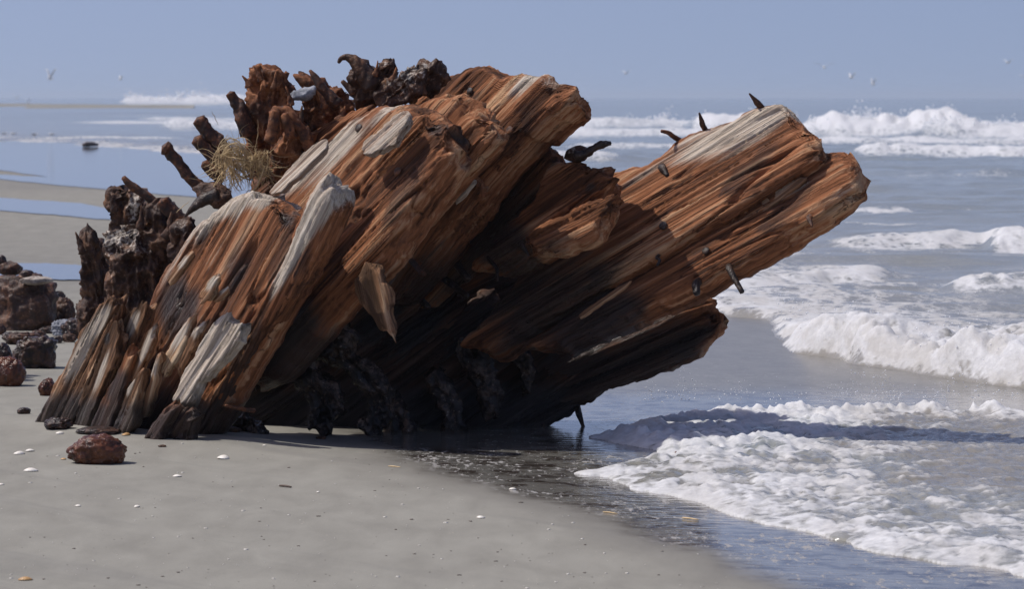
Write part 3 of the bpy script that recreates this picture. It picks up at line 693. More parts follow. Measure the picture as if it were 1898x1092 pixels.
T2 = timber('hull_timber', [(470, 420), (505, 352), (560, 297), (595, 260), (640, 215), (690, 191), (735, 187), (773, 195), (808, 226), (827, 268), (823, 295), (785, 350), (745, 410), (700, 480), (650, 525), (590, 590), (500, 690), (440, 710), (400, 640), (430, 500)],
            (490, 620, 10.22), (800, 290, 10.0), 41, 0.14, seed=3, rr=0.06, amp=0.85,
            spots=[(560, 315, 85, 32, 1.15), (640, 250, 60, 34, 0.8), (720, 200, 50, 18, 0.75), (620, 300, 110, 18, 0.55)],
            wet_shade=[(520, 640, 120, 100, 0.9), (690, 330, 50, 14, 0.45), (800, 235, 24, 24, 0.6)], label='broad orange timber with long bleached streaks')  # lower end: wetness and painted shade together
T3 = timber('hull_timber', [(640, 330), (700, 215), (746, 186), (808, 171), (846, 175), (869, 189), (890, 218), (909, 249), (893, 268), (838, 322), (785, 376), (738, 422), (650, 540), (560, 620), (520, 600)],
            (560, 600, 10.36), (880, 225, 10.12), 40, 0.12, seed=4, rr=0.04,
            wet_shade=[(600, 560, 130, 100, 0.8), (760, 300, 60, 60, 0.3)], label='reddish timber with wedge shaped tip')  # dark lower part is wet wood plus shade in the colour
T4 = timber('hull_timber', [(700, 270), (760, 185), (821, 136), (864, 117), (895, 119), (918, 139), (945, 131), (968, 133), (1006, 139), (1037, 150), (1050, 166), (1050, 184), (1022, 204), (985, 232), (940, 270), (890, 322), (858, 372), (800, 450), (720, 540), (640, 560)],
            (700, 510, 10.50), (1010, 190, 10.26), 40, 0.17, seed=5, rr=0.035, amp=1.0,
            spots=[(985, 142, 60, 22, 1.0), (1020, 150, 30, 20, 0.6)],
            wet_shade=[(700, 520, 160, 120, 0.8), (860, 200, 70, 20, 0.5), (920, 240, 60, 16, 0.4)], label='topmost thick timber with crumbling grey end')
T4c = timber('hull_timber', [(690, 560), (780, 430), (833, 330), (864, 301), (882, 338), (886, 357), (845, 392), (800, 440), (720, 560)],
             (720, 560, 10.46), (875, 340, 10.33), 28, 0.07, seed=6, rr=0.02, wet_shade=[(740, 500, 90, 60, 0.6)])
T5 = timber('hull_timber', [(1000, 262), (1024, 290), (1027, 330), (1022, 366), (980, 415), (900, 490), (800, 570), (750, 560), (850, 390), (930, 300)],
            (800, 540, 10.66), (1010, 320, 10.47), 12, 0.10, M_WOOD, seed=7, rr=0.03, wet_shade=[(900, 440, 200, 120, 0.75)])
T6a = timber('hull_timber', [(1016, 300), (1048, 296), (1087, 300), (1118, 308), (1128, 327), (1105, 352), (1060, 385), (985, 445), (900, 500), (860, 490), (930, 420), (990, 360)],
             (930, 445, 10.42), (1110, 325, 10.26), 40, 0.14, seed=8, rr=0.025, amp=1.2, spots=[(1100, 315, 30, 20, 0.45)], wet_shade=[(930, 450, 70, 60, 0.8), (1090, 345, 18, 12, 0.6)])
T6b = timber('hull_timber', [(966, 432), (1006, 411), (1068, 380), (1133, 351), (1133, 362), (1121, 388), (1098, 434), (1060, 452), (1029, 465), (979, 460)],
             (975, 450, 10.30), (1125, 370, 10.20), 38, 0.08, seed=9, rr=0.03, spots=[(1030, 425, 40, 14, 0.35)])
T7 = timber('hull_timber', [(1080, 345), (1124, 314), (1176, 303), (1205, 293), (1221, 279), (1238, 262), (1250, 252), (1287, 235), (1345, 217), (1394, 194), (1423, 186), (1446, 185), (1456, 194), (1473, 220), (1493, 241), (1514, 264), (1518, 278), (1508, 290), (1482, 308), (1470, 322), (1400, 364), (1350, 397), (1276, 430), (1217, 470), (1131, 515), (1000, 585), (900, 645), (850, 630), (960, 510), (1040, 410)],
            (1060, 500, 10.44), (1490, 245, 10.22), 43, 0.13, seed=10, rr=0.035, amp=0.85,
            spots=[(1400, 230, 140, 45, 0.95), (1290, 265, 90, 40, 0.55), (1180, 330, 60, 12, 0.5), (1250, 430, 80, 12, 0.35)],
            wet_shade=[(1000, 560, 170, 200, 0.7)], label='long right hand timber with bleached upper face')
T8 = timber('hull_timber', [(1060, 560), (1217, 474), (1279, 432), (1353, 400), (1420, 358), (1477, 322), (1500, 290), (1530, 273), (1566, 271), (1572, 286), (1584, 307), (1586, 325), (1578, 346), (1555, 364), (1525, 390), (1483, 418), (1434, 450), (1380, 478), (1339, 497), (1286, 528), (1236, 550), (1133, 590), (1030, 640), (960, 640)],
            (1120, 565, 10.35), (1560, 318, 10.15), 41, 0.12, seed=11, rr=0.04, amp=0.85, ragged=0.008,
            spots=[(1470, 355, 60, 12, 0.5), (1560, 350, 40, 16, 0.45), (1400, 440, 120, 14, 0.3)], wet_shade=[(1090, 580, 130, 120, 0.75)], label='lower right timber with rounded broken tip')
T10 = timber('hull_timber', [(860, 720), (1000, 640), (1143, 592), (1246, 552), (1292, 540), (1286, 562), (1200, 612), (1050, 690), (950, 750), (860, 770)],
             (900, 730, 10.86), (1280, 550, 10.80), 6, 0.10, M_WETSHADE, seed=12, rr=0.02, wet_shade=[(1000, 660, 300, 200, 0.6)])
T9 = timber('hull_timber', [(840, 760), (1000, 668), (1120, 618), (1220, 576), (1293, 541), (1309, 557), (1329, 580), (1336, 609), (1331, 628), (1303, 653), (1298, 668), (1257, 690), (1197, 710), (1158, 718), (1108, 733), (1100, 747), (1075, 760), (1049, 773), (1016, 793), (960, 806), (850, 815)],
            (950, 750, 10.78), (1310, 605, 10.66), -4, 0.15, M_WOOD, seed=13, rr=0.05, wet_shade=[(1000, 740, 260, 200, 0.9), (1250, 640, 90, 90, 0.35)], label='dark wet lowest timber reaching over the water')
timber('hull_timber', [(430, 400), (455, 330), (500, 275), (560, 238), (640, 205), (690, 190), (680, 240), (600, 300), (540, 360), (470, 430)], (450, 390, 10.52), (670, 205, 10.42), 30, 0.12, M_WOOD, seed=14, rr=0.04,
       wet_shade=[(520, 300, 120, 80, 0.6)])
# planking under the overhang, its wet colour darkened further for the shade there
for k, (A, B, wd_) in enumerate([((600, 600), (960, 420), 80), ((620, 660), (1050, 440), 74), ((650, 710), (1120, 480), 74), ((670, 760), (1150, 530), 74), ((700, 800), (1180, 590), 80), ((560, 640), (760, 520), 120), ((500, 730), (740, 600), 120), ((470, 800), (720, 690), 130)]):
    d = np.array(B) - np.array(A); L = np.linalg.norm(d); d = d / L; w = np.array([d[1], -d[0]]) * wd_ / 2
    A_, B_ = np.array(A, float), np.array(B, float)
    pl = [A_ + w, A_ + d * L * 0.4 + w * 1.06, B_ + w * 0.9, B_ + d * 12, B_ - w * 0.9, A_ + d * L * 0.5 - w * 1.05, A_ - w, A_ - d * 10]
    timber('hull_plank', [tuple(q) for q in pl], (*A, 10.86 + 0.01 * (k % 2) + (0.1 if k > 4 else 0)), (*B, 10.80 + 0.012 * (k % 3) + (0.1 if k > 4 else 0)), -6 + 4 * (k % 3), 0.07, M_WETSHADE if k > 1 else M_WOOD, seed=20 + k, rr=0.014, du=0.007,
           wet_shade=[(800, 650, 500, 500, 0.55)])

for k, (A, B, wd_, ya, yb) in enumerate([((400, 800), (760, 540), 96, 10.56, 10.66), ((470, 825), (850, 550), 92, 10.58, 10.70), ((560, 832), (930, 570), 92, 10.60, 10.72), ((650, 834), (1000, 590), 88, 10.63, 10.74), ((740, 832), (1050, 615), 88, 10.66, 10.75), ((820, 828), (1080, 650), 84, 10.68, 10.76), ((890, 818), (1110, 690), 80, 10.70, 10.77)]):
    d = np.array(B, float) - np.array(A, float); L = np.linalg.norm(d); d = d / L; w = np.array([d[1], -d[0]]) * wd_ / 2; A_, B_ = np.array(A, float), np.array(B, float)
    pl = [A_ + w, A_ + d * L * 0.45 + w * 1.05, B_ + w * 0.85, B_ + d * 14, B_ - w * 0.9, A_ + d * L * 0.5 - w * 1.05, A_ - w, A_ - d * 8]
    timber('hull_plank', [tuple(q) for q in pl], (*A, ya), (*B, yb), -8 + 3 * (k % 3), 0.09, M_WETSHADE, seed=30 + k, rr=0.022, amp=1.2, wet_shade=[(700, 720, 600, 400, 0.45)], du=0.007)  # tone holds both the wet and the shade of the hollow

# --- splinters at the foot of the left plank (each a part of its own)
SPL = [
    ([(62, 778), (90, 740), (120, 680), (150, 615), (185, 563), (200, 556), (210, 566), (207, 600), (180, 680), (140, 770), (120, 790), (90, 788)], (100, 775), (198, 565), 10.42, 10.25, 0.06, [(150, 650, 90, 18, 1.0), (190, 590, 40, 14, 0.9)], [(90, 770, 40, 40, 0.7)], M_TANW),
    ([(128, 800), (150, 720), (185, 630), (205, 605), (218, 625), (212, 670), (185, 730), (160, 790), (150, 808)], (145, 795), (212, 615), 10.34, 10.2, 0.05, [(185, 690, 60, 10, 0.9), (150, 770, 40, 14, 0.7)], [(195, 628, 16, 12, 0.9), (140, 800, 20, 40, 0.7)], M_TANW),
    ([(200, 640), (222, 590), (250, 565), (268, 552), (272, 565), (262, 610), (246, 650), (225, 690), (205, 700)], (210, 690), (266, 560), 10.30, 10.2, 0.05, [(245, 600, 40, 12, 1.0)], [(215, 690, 25, 30, 0.6)], M_TANW),
    ([(160, 800), (185, 740), (215, 690), (240, 640), (245, 660), (225, 730), (200, 800), (180, 812)], (180, 800), (240, 650), 10.26, 10.18, 0.05, [(205, 770, 40, 8, 0.5)], [(215, 720, 60, 30, 0.8)], M_WOOD),
    ([(232, 720), (250, 660), (272, 610), (286, 597), (288, 610), (272, 660), (252, 700), (240, 730)], (238, 720), (285, 602), 10.22, 10.13, 0.03, [(270, 640, 50, 10, 1.1)], [], M_TANW),
    ([(195, 805), (210, 770), (225, 730), (240, 712), (258, 690), (262, 692), (252, 740), (245, 790), (225, 815)], (215, 810), (258, 698), 10.20, 10.12, 0.04, [(240, 715, 30, 10, 1.1), (215, 780, 20, 12, 0.7)], [(230, 800, 20, 30, 0.4)], M_TANW),
    ([(262, 770), (270, 720), (285, 665), (292, 657), (295, 668), (285, 720), (272, 770)], (268, 765), (292, 662), 10.16, 10.1, 0.03, [(285, 680, 30, 10, 0.9)], [], M_TANW),
    ([(290, 680), (320, 630), (345, 595), (352, 592), (350, 612), (330, 660), (305, 690)], (300, 685), (350, 598), 10.13, 10.07, 0.03, [(335, 620, 50, 12, 0.9)], [], M_TANW),
    ([(318, 690), (340, 640), (358, 600), (372, 597), (372, 615), (350, 660), (330, 700)], (325, 695), (370, 602), 10.10, 10.04, 0.03, [(362, 610, 25, 12, 1.0)], [], M_TANW),
    ([(325, 735), (340, 690), (368, 640), (390, 605), (415, 586), (432, 590), (444, 610), (436, 640), (415, 665), (390, 690), (365, 715), (350, 745), (332, 755)], (335, 745), (430, 596), 10.06, 9.98, 0.045, [(390, 650, 100, 60, 1.2)], [], M_PALE),
    ([(260, 822), (290, 775), (315, 745), (320, 755), (300, 800), (290, 826)], (275, 815), (317, 750), 10.06, 10.02, 0.04, [(295, 785, 40, 12, 0.5)], [(290, 800, 30, 40, 0.6)], M_WOOD),
    ([(300, 826), (330, 770), (352, 750), (360, 765), (350, 800), (345, 828), (320, 832)], (325, 820), (355, 757), 10.04, 10.0, 0.05, [], [(330, 800, 40, 40, 0.8)], M_WOOD),
    ([(368, 545), (385, 520), (398, 511), (403, 518), (392, 545), (378, 560)], (372, 555), (400, 515), 10.02, 9.98, 0.025, [(392, 525, 25, 10, 1.0)], [], M_TANW),
    ([(390, 555), (405, 540), (422, 527), (424, 534), (410, 552), (396, 564)], (393, 560), (422, 530), 10.02, 9.98, 0.02, [(415, 535, 20, 8, 0.9)], [], M_TANW),
    ([(316, 500), (335, 478), (345, 471), (350, 478), (338, 500), (320, 520)], (320, 512), (347, 475), 10.06, 10.02, 0.025, [(338, 485, 25, 10, 0.9)], [], M_TANW),
]
for k, (pl, A, B, ya, yb, th, sp, we, mt) in enumerate(SPL):
    timber('splinter', pl, (*A, ya - 0.03), (*B, yb - 0.03), 34, th, mt, T1.ob, seed=40 + k, rr=0.008, amp=0.95, spots=sp, wet_shade=we, du=0.005, ragged=0.03, endr=0.014)
# bleached slab lying on the second timber, and its neighbour flakes
timber('splinter', [(667, 282), (674, 264), (698, 247), (716, 229), (735, 211), (747, 204), (758, 213), (752, 236), (738, 250), (734, 268), (720, 270), (706, 283), (696, 278), (683, 292)], (675, 283, 10.085), (752, 212, 10.03), 41, 0.026, M_PALE, T2.ob, seed=60, rr=0.004, amp=0.9, ragged=0.01, endr=0.02, label='white bleached slab')
timber('splinter', [(500, 352), (530, 315), (575, 268), (598, 258), (606, 270), (590, 290), (545, 335), (515, 360)], (505, 355, 10.155), (602, 263, 10.095), 41, 0.022, M_PALE, T2.ob, seed=61, rr=0.004, amp=0.9, ragged=0.01, endr=0.02, label='pale bleached strip')
timber('splinter', [(1080, 575), (1110, 555), (1140, 535), (1156, 527), (1152, 538), (1120, 560), (1085, 585)], (1085, 580, 10.32), (1155, 530, 10.27), 30, 0.015, M_TANW, T8.ob, seed=62, rr=0.006, amp=0.4, du=0.004, endr=0.02)
timber('splinter', [(838, 372), (862, 345), (878, 330), (880, 338), (862, 362), (842, 380)], (840, 376, 10.30), (880, 333, 10.26), 30, 0.015, M_PALE, T4c.ob, seed=63, rr=0.006, amp=0.4, endr=0.02)
timber('splinter', [(1380, 400), (1420, 365), (1465, 335), (1484, 334), (1480, 346), (1440, 375), (1390, 415)], (1385, 408, 10.25), (1482, 338, 10.19), 33, 0.02, M_TANW, T8.ob, seed=64, rr=0.008, amp=0.6, endr=0.02, spots=[(1450, 350, 60, 14, 0.6)])

# --- hanging worn frame ends under the overhang, slick with water
KN = [
    ([(650, 505), (690, 490), (708, 488), (715, 525), (728, 548), (722, 580), (733, 610), (730, 632), (718, 600), (690, 590), (660, 560)], (722, 625, 10.12), (700, 492, 10.20), 0.05, M_TANW, []),
    ([(560, 610), (620, 588), (648, 600), (657, 640), (650, 655), (690, 720), (695, 760), (680, 803), (665, 800), (672, 740), (640, 680), (600, 660)], (680, 800, 10.42), (610, 600, 10.40), 0.08, M_WETK, []),
    ([(485, 650), (520, 625), (550, 650), (580, 690), (600, 730), (602, 765), (585, 802), (570, 800), (575, 750), (545, 715), (500, 690)], (582, 800, 10.36), (520, 640, 10.36), 0.08, M_WETK, []),
    ([(860, 640), (885, 625), (905, 690), (912, 730), (905, 770), (895, 770), (890, 720), (872, 690)], (902, 768, 10.62), (875, 640, 10.62), 0.05, M_WETK, []),
    ([(955, 655), (970, 645), (982, 690), (978, 730), (970, 728), (968, 690)], (976, 728, 10.66), (963, 650, 10.66), 0.04, M_WETK, []),
    ([(800, 690), (818, 680), (835, 740), (848, 790), (840, 808), (825, 800), (820, 740)], (842, 805, 10.56), (810, 690, 10.58), 0.06, M_WETK, []),
    ([(715, 740), (735, 730), (748, 770), (752, 800), (738, 806), (725, 790)], (745, 804, 10.52), (726, 738, 10.55), 0.06, M_WETK, []),
] if False else None
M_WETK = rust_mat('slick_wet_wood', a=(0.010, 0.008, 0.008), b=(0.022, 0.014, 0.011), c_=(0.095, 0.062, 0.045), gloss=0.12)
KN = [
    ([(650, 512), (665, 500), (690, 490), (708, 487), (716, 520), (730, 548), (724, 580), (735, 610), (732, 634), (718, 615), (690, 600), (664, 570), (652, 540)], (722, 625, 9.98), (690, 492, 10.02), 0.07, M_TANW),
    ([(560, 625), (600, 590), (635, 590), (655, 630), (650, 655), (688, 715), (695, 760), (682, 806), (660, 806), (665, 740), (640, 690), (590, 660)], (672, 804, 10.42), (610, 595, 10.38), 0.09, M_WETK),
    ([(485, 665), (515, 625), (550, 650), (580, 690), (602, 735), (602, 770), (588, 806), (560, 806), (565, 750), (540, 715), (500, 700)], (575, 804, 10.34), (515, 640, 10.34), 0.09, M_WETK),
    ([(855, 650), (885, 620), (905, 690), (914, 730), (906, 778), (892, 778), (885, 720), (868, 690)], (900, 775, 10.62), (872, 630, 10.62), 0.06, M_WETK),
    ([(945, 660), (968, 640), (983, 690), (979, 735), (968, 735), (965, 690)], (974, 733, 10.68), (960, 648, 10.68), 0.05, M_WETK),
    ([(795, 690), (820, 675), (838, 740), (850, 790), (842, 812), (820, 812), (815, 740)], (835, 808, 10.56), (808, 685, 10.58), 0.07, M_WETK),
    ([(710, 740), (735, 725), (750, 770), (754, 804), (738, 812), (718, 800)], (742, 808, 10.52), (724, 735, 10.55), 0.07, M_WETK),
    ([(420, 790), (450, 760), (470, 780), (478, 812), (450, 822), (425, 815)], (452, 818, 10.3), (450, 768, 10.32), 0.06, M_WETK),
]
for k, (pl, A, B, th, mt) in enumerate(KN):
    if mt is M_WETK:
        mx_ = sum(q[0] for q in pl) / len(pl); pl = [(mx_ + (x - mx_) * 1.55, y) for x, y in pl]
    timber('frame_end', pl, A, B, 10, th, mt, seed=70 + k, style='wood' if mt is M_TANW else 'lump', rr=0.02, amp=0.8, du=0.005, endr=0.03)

# --- lumpy concretions and eroded frame heads along the left and top
LUMP = [
    ('frame_head', [(134, 445), (146, 432), (158, 424), (176, 440), (186, 470), (190, 520), (212, 600), (245, 775), (195, 778), (165, 660), (138, 615), (133, 580), (150, 545), (142, 500), (150, 480)], (205, 770, 10.95), (160, 430, 10.92), 0.10, M_RUSTDK, []),
    ('frame_head', [(193, 385), (198, 360), (215, 350), (240, 348), (258, 362), (264, 390), (255, 430), (225, 445), (205, 425)], (225, 440, 10.82), (228, 350, 10.80), 0.10, M_RUSTDK, [(250, 385, 30, 16, 0.9)]),
    ('frame_head', [(178, 455), (190, 432), (215, 424), (248, 428), (275, 420), (300, 450), (310, 500), (305, 600), (290, 790), (210, 790), (190, 640), (182, 560), (188, 500)], (250, 780, 10.75), (235, 430, 10.72), 0.16, M_RUSTDK, [(205, 440, 34, 30, 0.8), (245, 432, 26, 20, 0.6), (270, 458, 18, 30, 0.4)]),
    ('frame_head', [(258, 385), (285, 368), (305, 370), (318, 395), (322, 430), (315, 500), (280, 520), (262, 460)], (290, 510, 10.72), (292, 372, 10.70), 0.12, M_RUSTDK, []),
    ('frame_head', [(312, 425), (325, 412), (345, 410), (358, 425), (350, 450), (320, 500), (305, 480)], (320, 490, 10.60), (338, 414, 10.58), 0.08, M_RUSTDK, [(335, 420, 14, 14, 0.5)]),
    ('rust_concretion', [(440, 270), (450, 225), (448, 160), (455, 138), (468, 128), (478, 120), (486, 132), (498, 140), (510, 132), (518, 150), (535, 165), (534, 200), (520, 260), (505, 330), (450, 330)], (478, 325, 10.55), (485, 130, 10.50), 0.13, M_RUST, []),
    ('rust_concretion', [(500, 230), (520, 200), (545, 205), (560, 235), (585, 262), (560, 300), (520, 340), (495, 320)], (520, 330, 10.42), (540, 210, 10.40), 0.10, M_RUST, []),
    ('rust_concretion', [(543, 136), (560, 134), (582, 150), (600, 165), (625, 178), (648, 200), (655, 220), (630, 250), (585, 270), (550, 240), (555, 190), (552, 155)], (600, 262, 10.56), (570, 145, 10.54), 0.12, M_RUST, []),
    ('rust_concretion', [(535, 170), (550, 160), (578, 156), (582, 172), (565, 185), (545, 186)], (540, 182, 10.46), (578, 162, 10.45), 0.05, M_BLUEROCK, []),
    ('rust_concretion', [(640, 150), (652, 112), (668, 118), (680, 135), (700, 150), (710, 170), (700, 195), (655, 205), (645, 185)], (675, 200, 10.46), (668, 125, 10.44), 0.10, M_RUSTDK, []),
    ('rust_concretion', [(672, 130), (690, 115), (715, 110), (735, 128), (728, 150), (700, 165), (680, 158)], (690, 160, 10.44), (718, 114, 10.42), 0.08, M_RUSTDK, [(710, 116, 20, 10, 0.4)]),
    ('rust_concretion', [(690, 160), (715, 140), (740, 122), (765, 118), (785, 135), (780, 165), (755, 190), (710, 200), (695, 185)], (705, 190, 10.36), (770, 130, 10.34), 0.11, M_RUSTDK, [(750, 140, 44, 26, 0.6)]),
    ('rust_concretion', [(755, 130), (770, 112), (795, 108), (812, 118), (822, 138), (810, 165), (780, 185), (755, 175)], (765, 180, 10.38), (805, 118, 10.36), 0.10, M_RUSTDK, [(785, 118, 22, 14, 0.6)]),
    ('rust_concretion', [(1044, 292), (1052, 275), (1072, 268), (1086, 275), (1088, 292), (1070, 305), (1050, 302)], (1050, 300, 10.36), (1080, 275, 10.34), 0.05, M_RUSTDK, [(1060, 275, 12, 12, 0.5)]),
    ('rust_concretion', [(355, 345), (370, 332), (395, 335), (420, 345), (420, 370), (395, 385), (365, 365)], (360, 355, 10.40), (415, 358, 10.36), 0.06, M_RUSTDK, []),
]
LO = []
for k, (nm, pl, A, B, th, mt, sp) in enumerate(LUMP):
    LO.append(timber(nm, pl, A, B, 14, th, mt, seed=90 + k, style='lump', amp=0.85 if th > 0.07 else 0.5, spots=sp, du=0.0052, endr=0.05, ragged=0.015))
# rusty bar ends, claws and curls
def bar(p, rad, Y, mat=M_IRON, name='iron_bar', parent=None, seed=0, rough=0.16, flat=1.0):
    pts = [P(a, b, Y + (c[0] if c else 0)) for a, b, *c in p]
    return tube(name, pts, [r * Y / F for r in rad], mat, parent or WRECK, seed, 14, rough, sub=6, flat=flat)
bar([(308, 274), (318, 285), (338, 312), (362, 338), (395, 365)], [12, 11, 11, 11, 12], 10.45, seed=1, rough=0.2)
bar([(305, 273), (312, 277)], [13, 12], 10.44, seed=2, name='bolt_head')
bar([(368, 221), (382, 240), (400, 262), (420, 288)], [12, 13, 15, 14], 10.50, seed=3, rough=0.25)
bar([(364, 257), (380, 275), (400, 297), (415, 315)], [12, 11, 11, 11], 10.48, seed=4, rough=0.2)
bar([(378, 302), (392, 315), (410, 335)], [9, 11, 11], 10.44, seed=5, rough=0.25)
bar([(228, 329), (245, 345), (270, 362), (300, 385)], [5, 8, 8, 9], 10.74, M_IRON, seed=6)
bar([(302, 372), (315, 390), (335, 406), (352, 420)], [14, 13, 13, 14], 10.66, M_IRON, seed=7)
bar([(342, 402), (362, 382), (385, 368), (405, 362)], [1.5, 8, 13, 15], 10.38, M_IRONB, seed=8, name='iron_hook')
bar([(428, 172), (436, 188), (448, 205), (460, 250)], [9, 10, 13, 16], 10.52, M_IRON, seed=9, rough=0.25)
bar([(574, 130), (585, 145), (602, 170), (625, 195)], [2.5, 7, 11, 13], 10.50, M_IRON, seed=10, name='iron_hook')
bar([(544, 138), (556, 145), (570, 155), (584, 160)], [2.5, 9, 11, 8], 10.52, M_RUST, seed=11, name='iron_hook')
bar([(627, 116), (633, 108), (645, 106), (660, 116), (675, 138), (690, 160)], [2.5, 5, 7, 12, 16, 18], 10.42, M_RUSTDK, seed=12, name='iron_hook')
bar([(634, 150), (642, 158), (655, 172)], [3.5, 5, 7], 10.44, M_RUSTDK, seed=13)
bar([(505, 205), (530, 208), (548, 228), (566, 255), (580, 290)], [8, 10, 11, 12, 12], 10.38, M_RUST, seed=14, rough=0.25)
bar([(508, 206), (508, 230), (502, 262)], [9, 11, 12], 10.36, M_RUST, seed=15, rough=0.25)
bar([(527, 212), (534, 230), (540, 255)], [8, 10, 10], 10.36, M_RUST, seed=16, rough=0.25)
bar([(1066, 290), (1085, 285), (1100, 275), (1116, 268), (1132, 265)], [8, 8, 6, 7, 4], 10.33, M_IRONB, seed=17, rough=0.3)
for i, (x0, y0, x1, y1, r0_, Yb) in enumerate([(470, 122, 482, 150, 4, 10.48), (512, 132, 506, 165, 5, 10.48), (449, 140, 462, 160, 5, 10.5), (588, 168, 602, 200, 5, 10.46), (640, 196, 628, 225, 6, 10.48), (530, 160, 538, 195, 5, 10.46), (700, 112, 694, 140, 4, 10.40), (735, 124, 724, 150, 4, 10.38), (140, 430, 152, 470, 6, 10.9), (200, 356, 212, 392, 6, 10.76), (262, 380, 258, 425, 6, 10.68), (318, 392, 308, 440, 7, 10.62), (560, 196, 552, 236, 5, 10.4)]):
    bar([(x0, y0), ((x0 + x1) / 2 + 2, (y0 + y1) / 2), (x1, y1)], [1.2, r0_ * 0.8, r0_ * 1.5], Yb, M_RUST if i < 8 else M_RUSTDK, seed=30 + i, rough=0.4, name='rust_flake', flat=0.5)
# spikes
spike(T7, (1405, 192), (1389, 173), -0.02, 0.009, 0.0025, seed=1)
spike(T7, (1302, 230), (1296, 209), -0.02, 0.008, 0.0025, seed=2)
spike(T7, (1247, 252), (1226, 243), -0.03, 0.008, 0.005, seed=3, bend=0.004)
spike(T7, (1228, 312), (1238, 326), -0.03, 0.012, 0.006, M_IRONB, seed=4)
bolt_head(T7, 1229, 418, 0.0135, seed=1)
bolt_head(T8, 1308, 465, 0.0115, seed=2)
spike(T8, (1352, 500), (1376, 542), -0.05, 0.010, 0.007, M_IRONB, seed=5)
spike(T8, (1500, 404), (1505, 420), -0.03, 0.009, 0.003, seed=6)
spike(T7, (1217, 478), (1218, 492), -0.02, 0.005, 0.004, M_IRONB, seed=7, bend=0.008)
spike(T8, (1290, 528), (1291, 545), -0.02, 0.012, 0.010, M_IRONB, seed=8)
spike(T9, (1072, 764), (1085, 803), -0.04, 0.010, 0.004, M_IRONB, seed=9)
spike(T9, (1002, 760), (1009, 800), -0.05, 0.006, 0.004, M_IRONB, seed=10)
spike(T3, (733, 428), (746, 478), -0.10, 0.012, 0.009, M_IRON, seed=11)
spike(T4, (760, 480), (786, 510), -0.08, 0.009, 0.008, M_IRON, seed=12)
spike(T5, (820, 455), (868, 518), -0.12, 0.018, 0.010, M_IRONB, seed=13)
spike(T5, (745, 515), (794, 570), -0.12, 0.010, 0.009, M_IRONB, seed=14)
spike(T5, (815, 510), (866, 550), -0.10, 0.012, 0.008, M_IRONB, seed=15)
spike(T6b, (968, 456), (980, 474), -0.03, 0.008, 0.003, M_IRONB, seed=16)
spike(T6a, (905, 480), (922, 520), -0.06, 0.007, 0.005, M_IRONB, seed=17, bend=0.01)
bolt_head(T4, 871, 168, 0.011, M_IRONB, seed=3)
bolt_head(T2, 665, 237, 0.013, M_IRONB, seed=4); bolt_head(T2, 737, 318, 0.013, M_IRON, seed=5)
bolt_head(T4, 944, 242, 0.014, M_IRON, seed=6); bolt_head(T4c, 868, 300, 0.010, M_IRONB, seed=7)
spike(T1r, (455, 760), (418, 752), -0.05, 0.006, 0.004, M_IRON, seed=18)
bolt_head(T1, 186, 640, 0.02, M_IRONB, seed=8) if False else None

# ------------------------------------------------------------------ clump of dry grass caught on the wreck
def blades(name, curves, width, mat, label, cat):
    Vs, Fs, nb = [], [], 0
    for (p, w) in curves:
        p = np.array(p); n = len(p); t = np.gradient(p, axis=0); t /= np.linalg.norm(t, axis=1, keepdims=True) + 1e-9
        s = np.cross(t, rs.randn(3)); s /= np.linalg.norm(s, axis=1, keepdims=True) + 1e-9; b = np.cross(t, s)
        tp = np.sin(np.linspace(0.25, math.pi - 0.15, n))[:, None] * w
        ring = np.stack([p + s * tp, p - s * tp * 0.5 + b * tp * 0.6, p - s * tp * 0.5 - b * tp * 0.6], 1)
        Vs.append(ring.reshape(-1, 3)); Fs.append(grid_faces(n, 3, True) + nb); nb += n * 3
    return tag(link(name, mesh(name, np.concatenate(Vs), np.concatenate(Fs)), mat), label, cat, kind='stuff')
cur = []
for k in range(170):                                     # matted heart of the tuft
    p = np.array([rs.normal(438, 17), rs.normal(302, 13)]); an = rs.uniform(0, 6.28); cv = rs.normal(0, 2.2); ln = rs.uniform(20, 70); Y0 = 10.37 + rs.rand() * 0.09; pts = []
    for i in range(11):
        pts.append(P(p[0], p[1], Y0)); p = p + np.array([math.cos(an), math.sin(an)]) * ln / 10; an += cv / 10 + rs.normal(0, 0.25)
    cur.append((pts, rs.uniform(0.0007, 0.0020)))
for k in range(150):                                     # frayed strands hanging down the front
    x = rs.uniform(402, 498); y = 268 + 14 * abs(rs.randn()) + (0.5 * max(0, 425 - x)) + 0.12 * max(0, x - 440); p = np.array([x, y]); an = rs.normal(1.45 + 0.004 * (x - 450), 0.30); ln = rs.uniform(18, 84); cv = rs.normal(0, 0.9); Y0 = 10.33 + rs.rand() * 0.05; pts = []
    for i in range(10):
        pts.append(P(p[0], min(p[1], 352 + rs.rand() * 8), Y0 + 0.02 * (i / 9) ** 2)); p = p + np.array([math.cos(an), math.sin(an)]) * ln / 9; an += cv / 9 + rs.normal(0, 0.16)
    cur.append((pts, rs.uniform(0.0007, 0.0022) if rs.rand() < 0.88 else 0.0040))
for k in range(34):                                      # long loops at the left shoulder of the clump
    a0 = rs.uniform(2.6, 4.4); rx, ry = rs.uniform(18, 34), rs.uniform(26, 46); cx_, cy_ = rs.normal(432, 7), rs.normal(306, 6); Y0 = 10.32 + rs.rand() * 0.04
    cur.append(([P(cx_ + rx * math.cos(a0 + t), cy_ + ry * math.sin(a0 + t), Y0) for t in np.linspace(0, rs.uniform(1.5, 3.0), 12)], rs.uniform(0.0008, 0.002)))
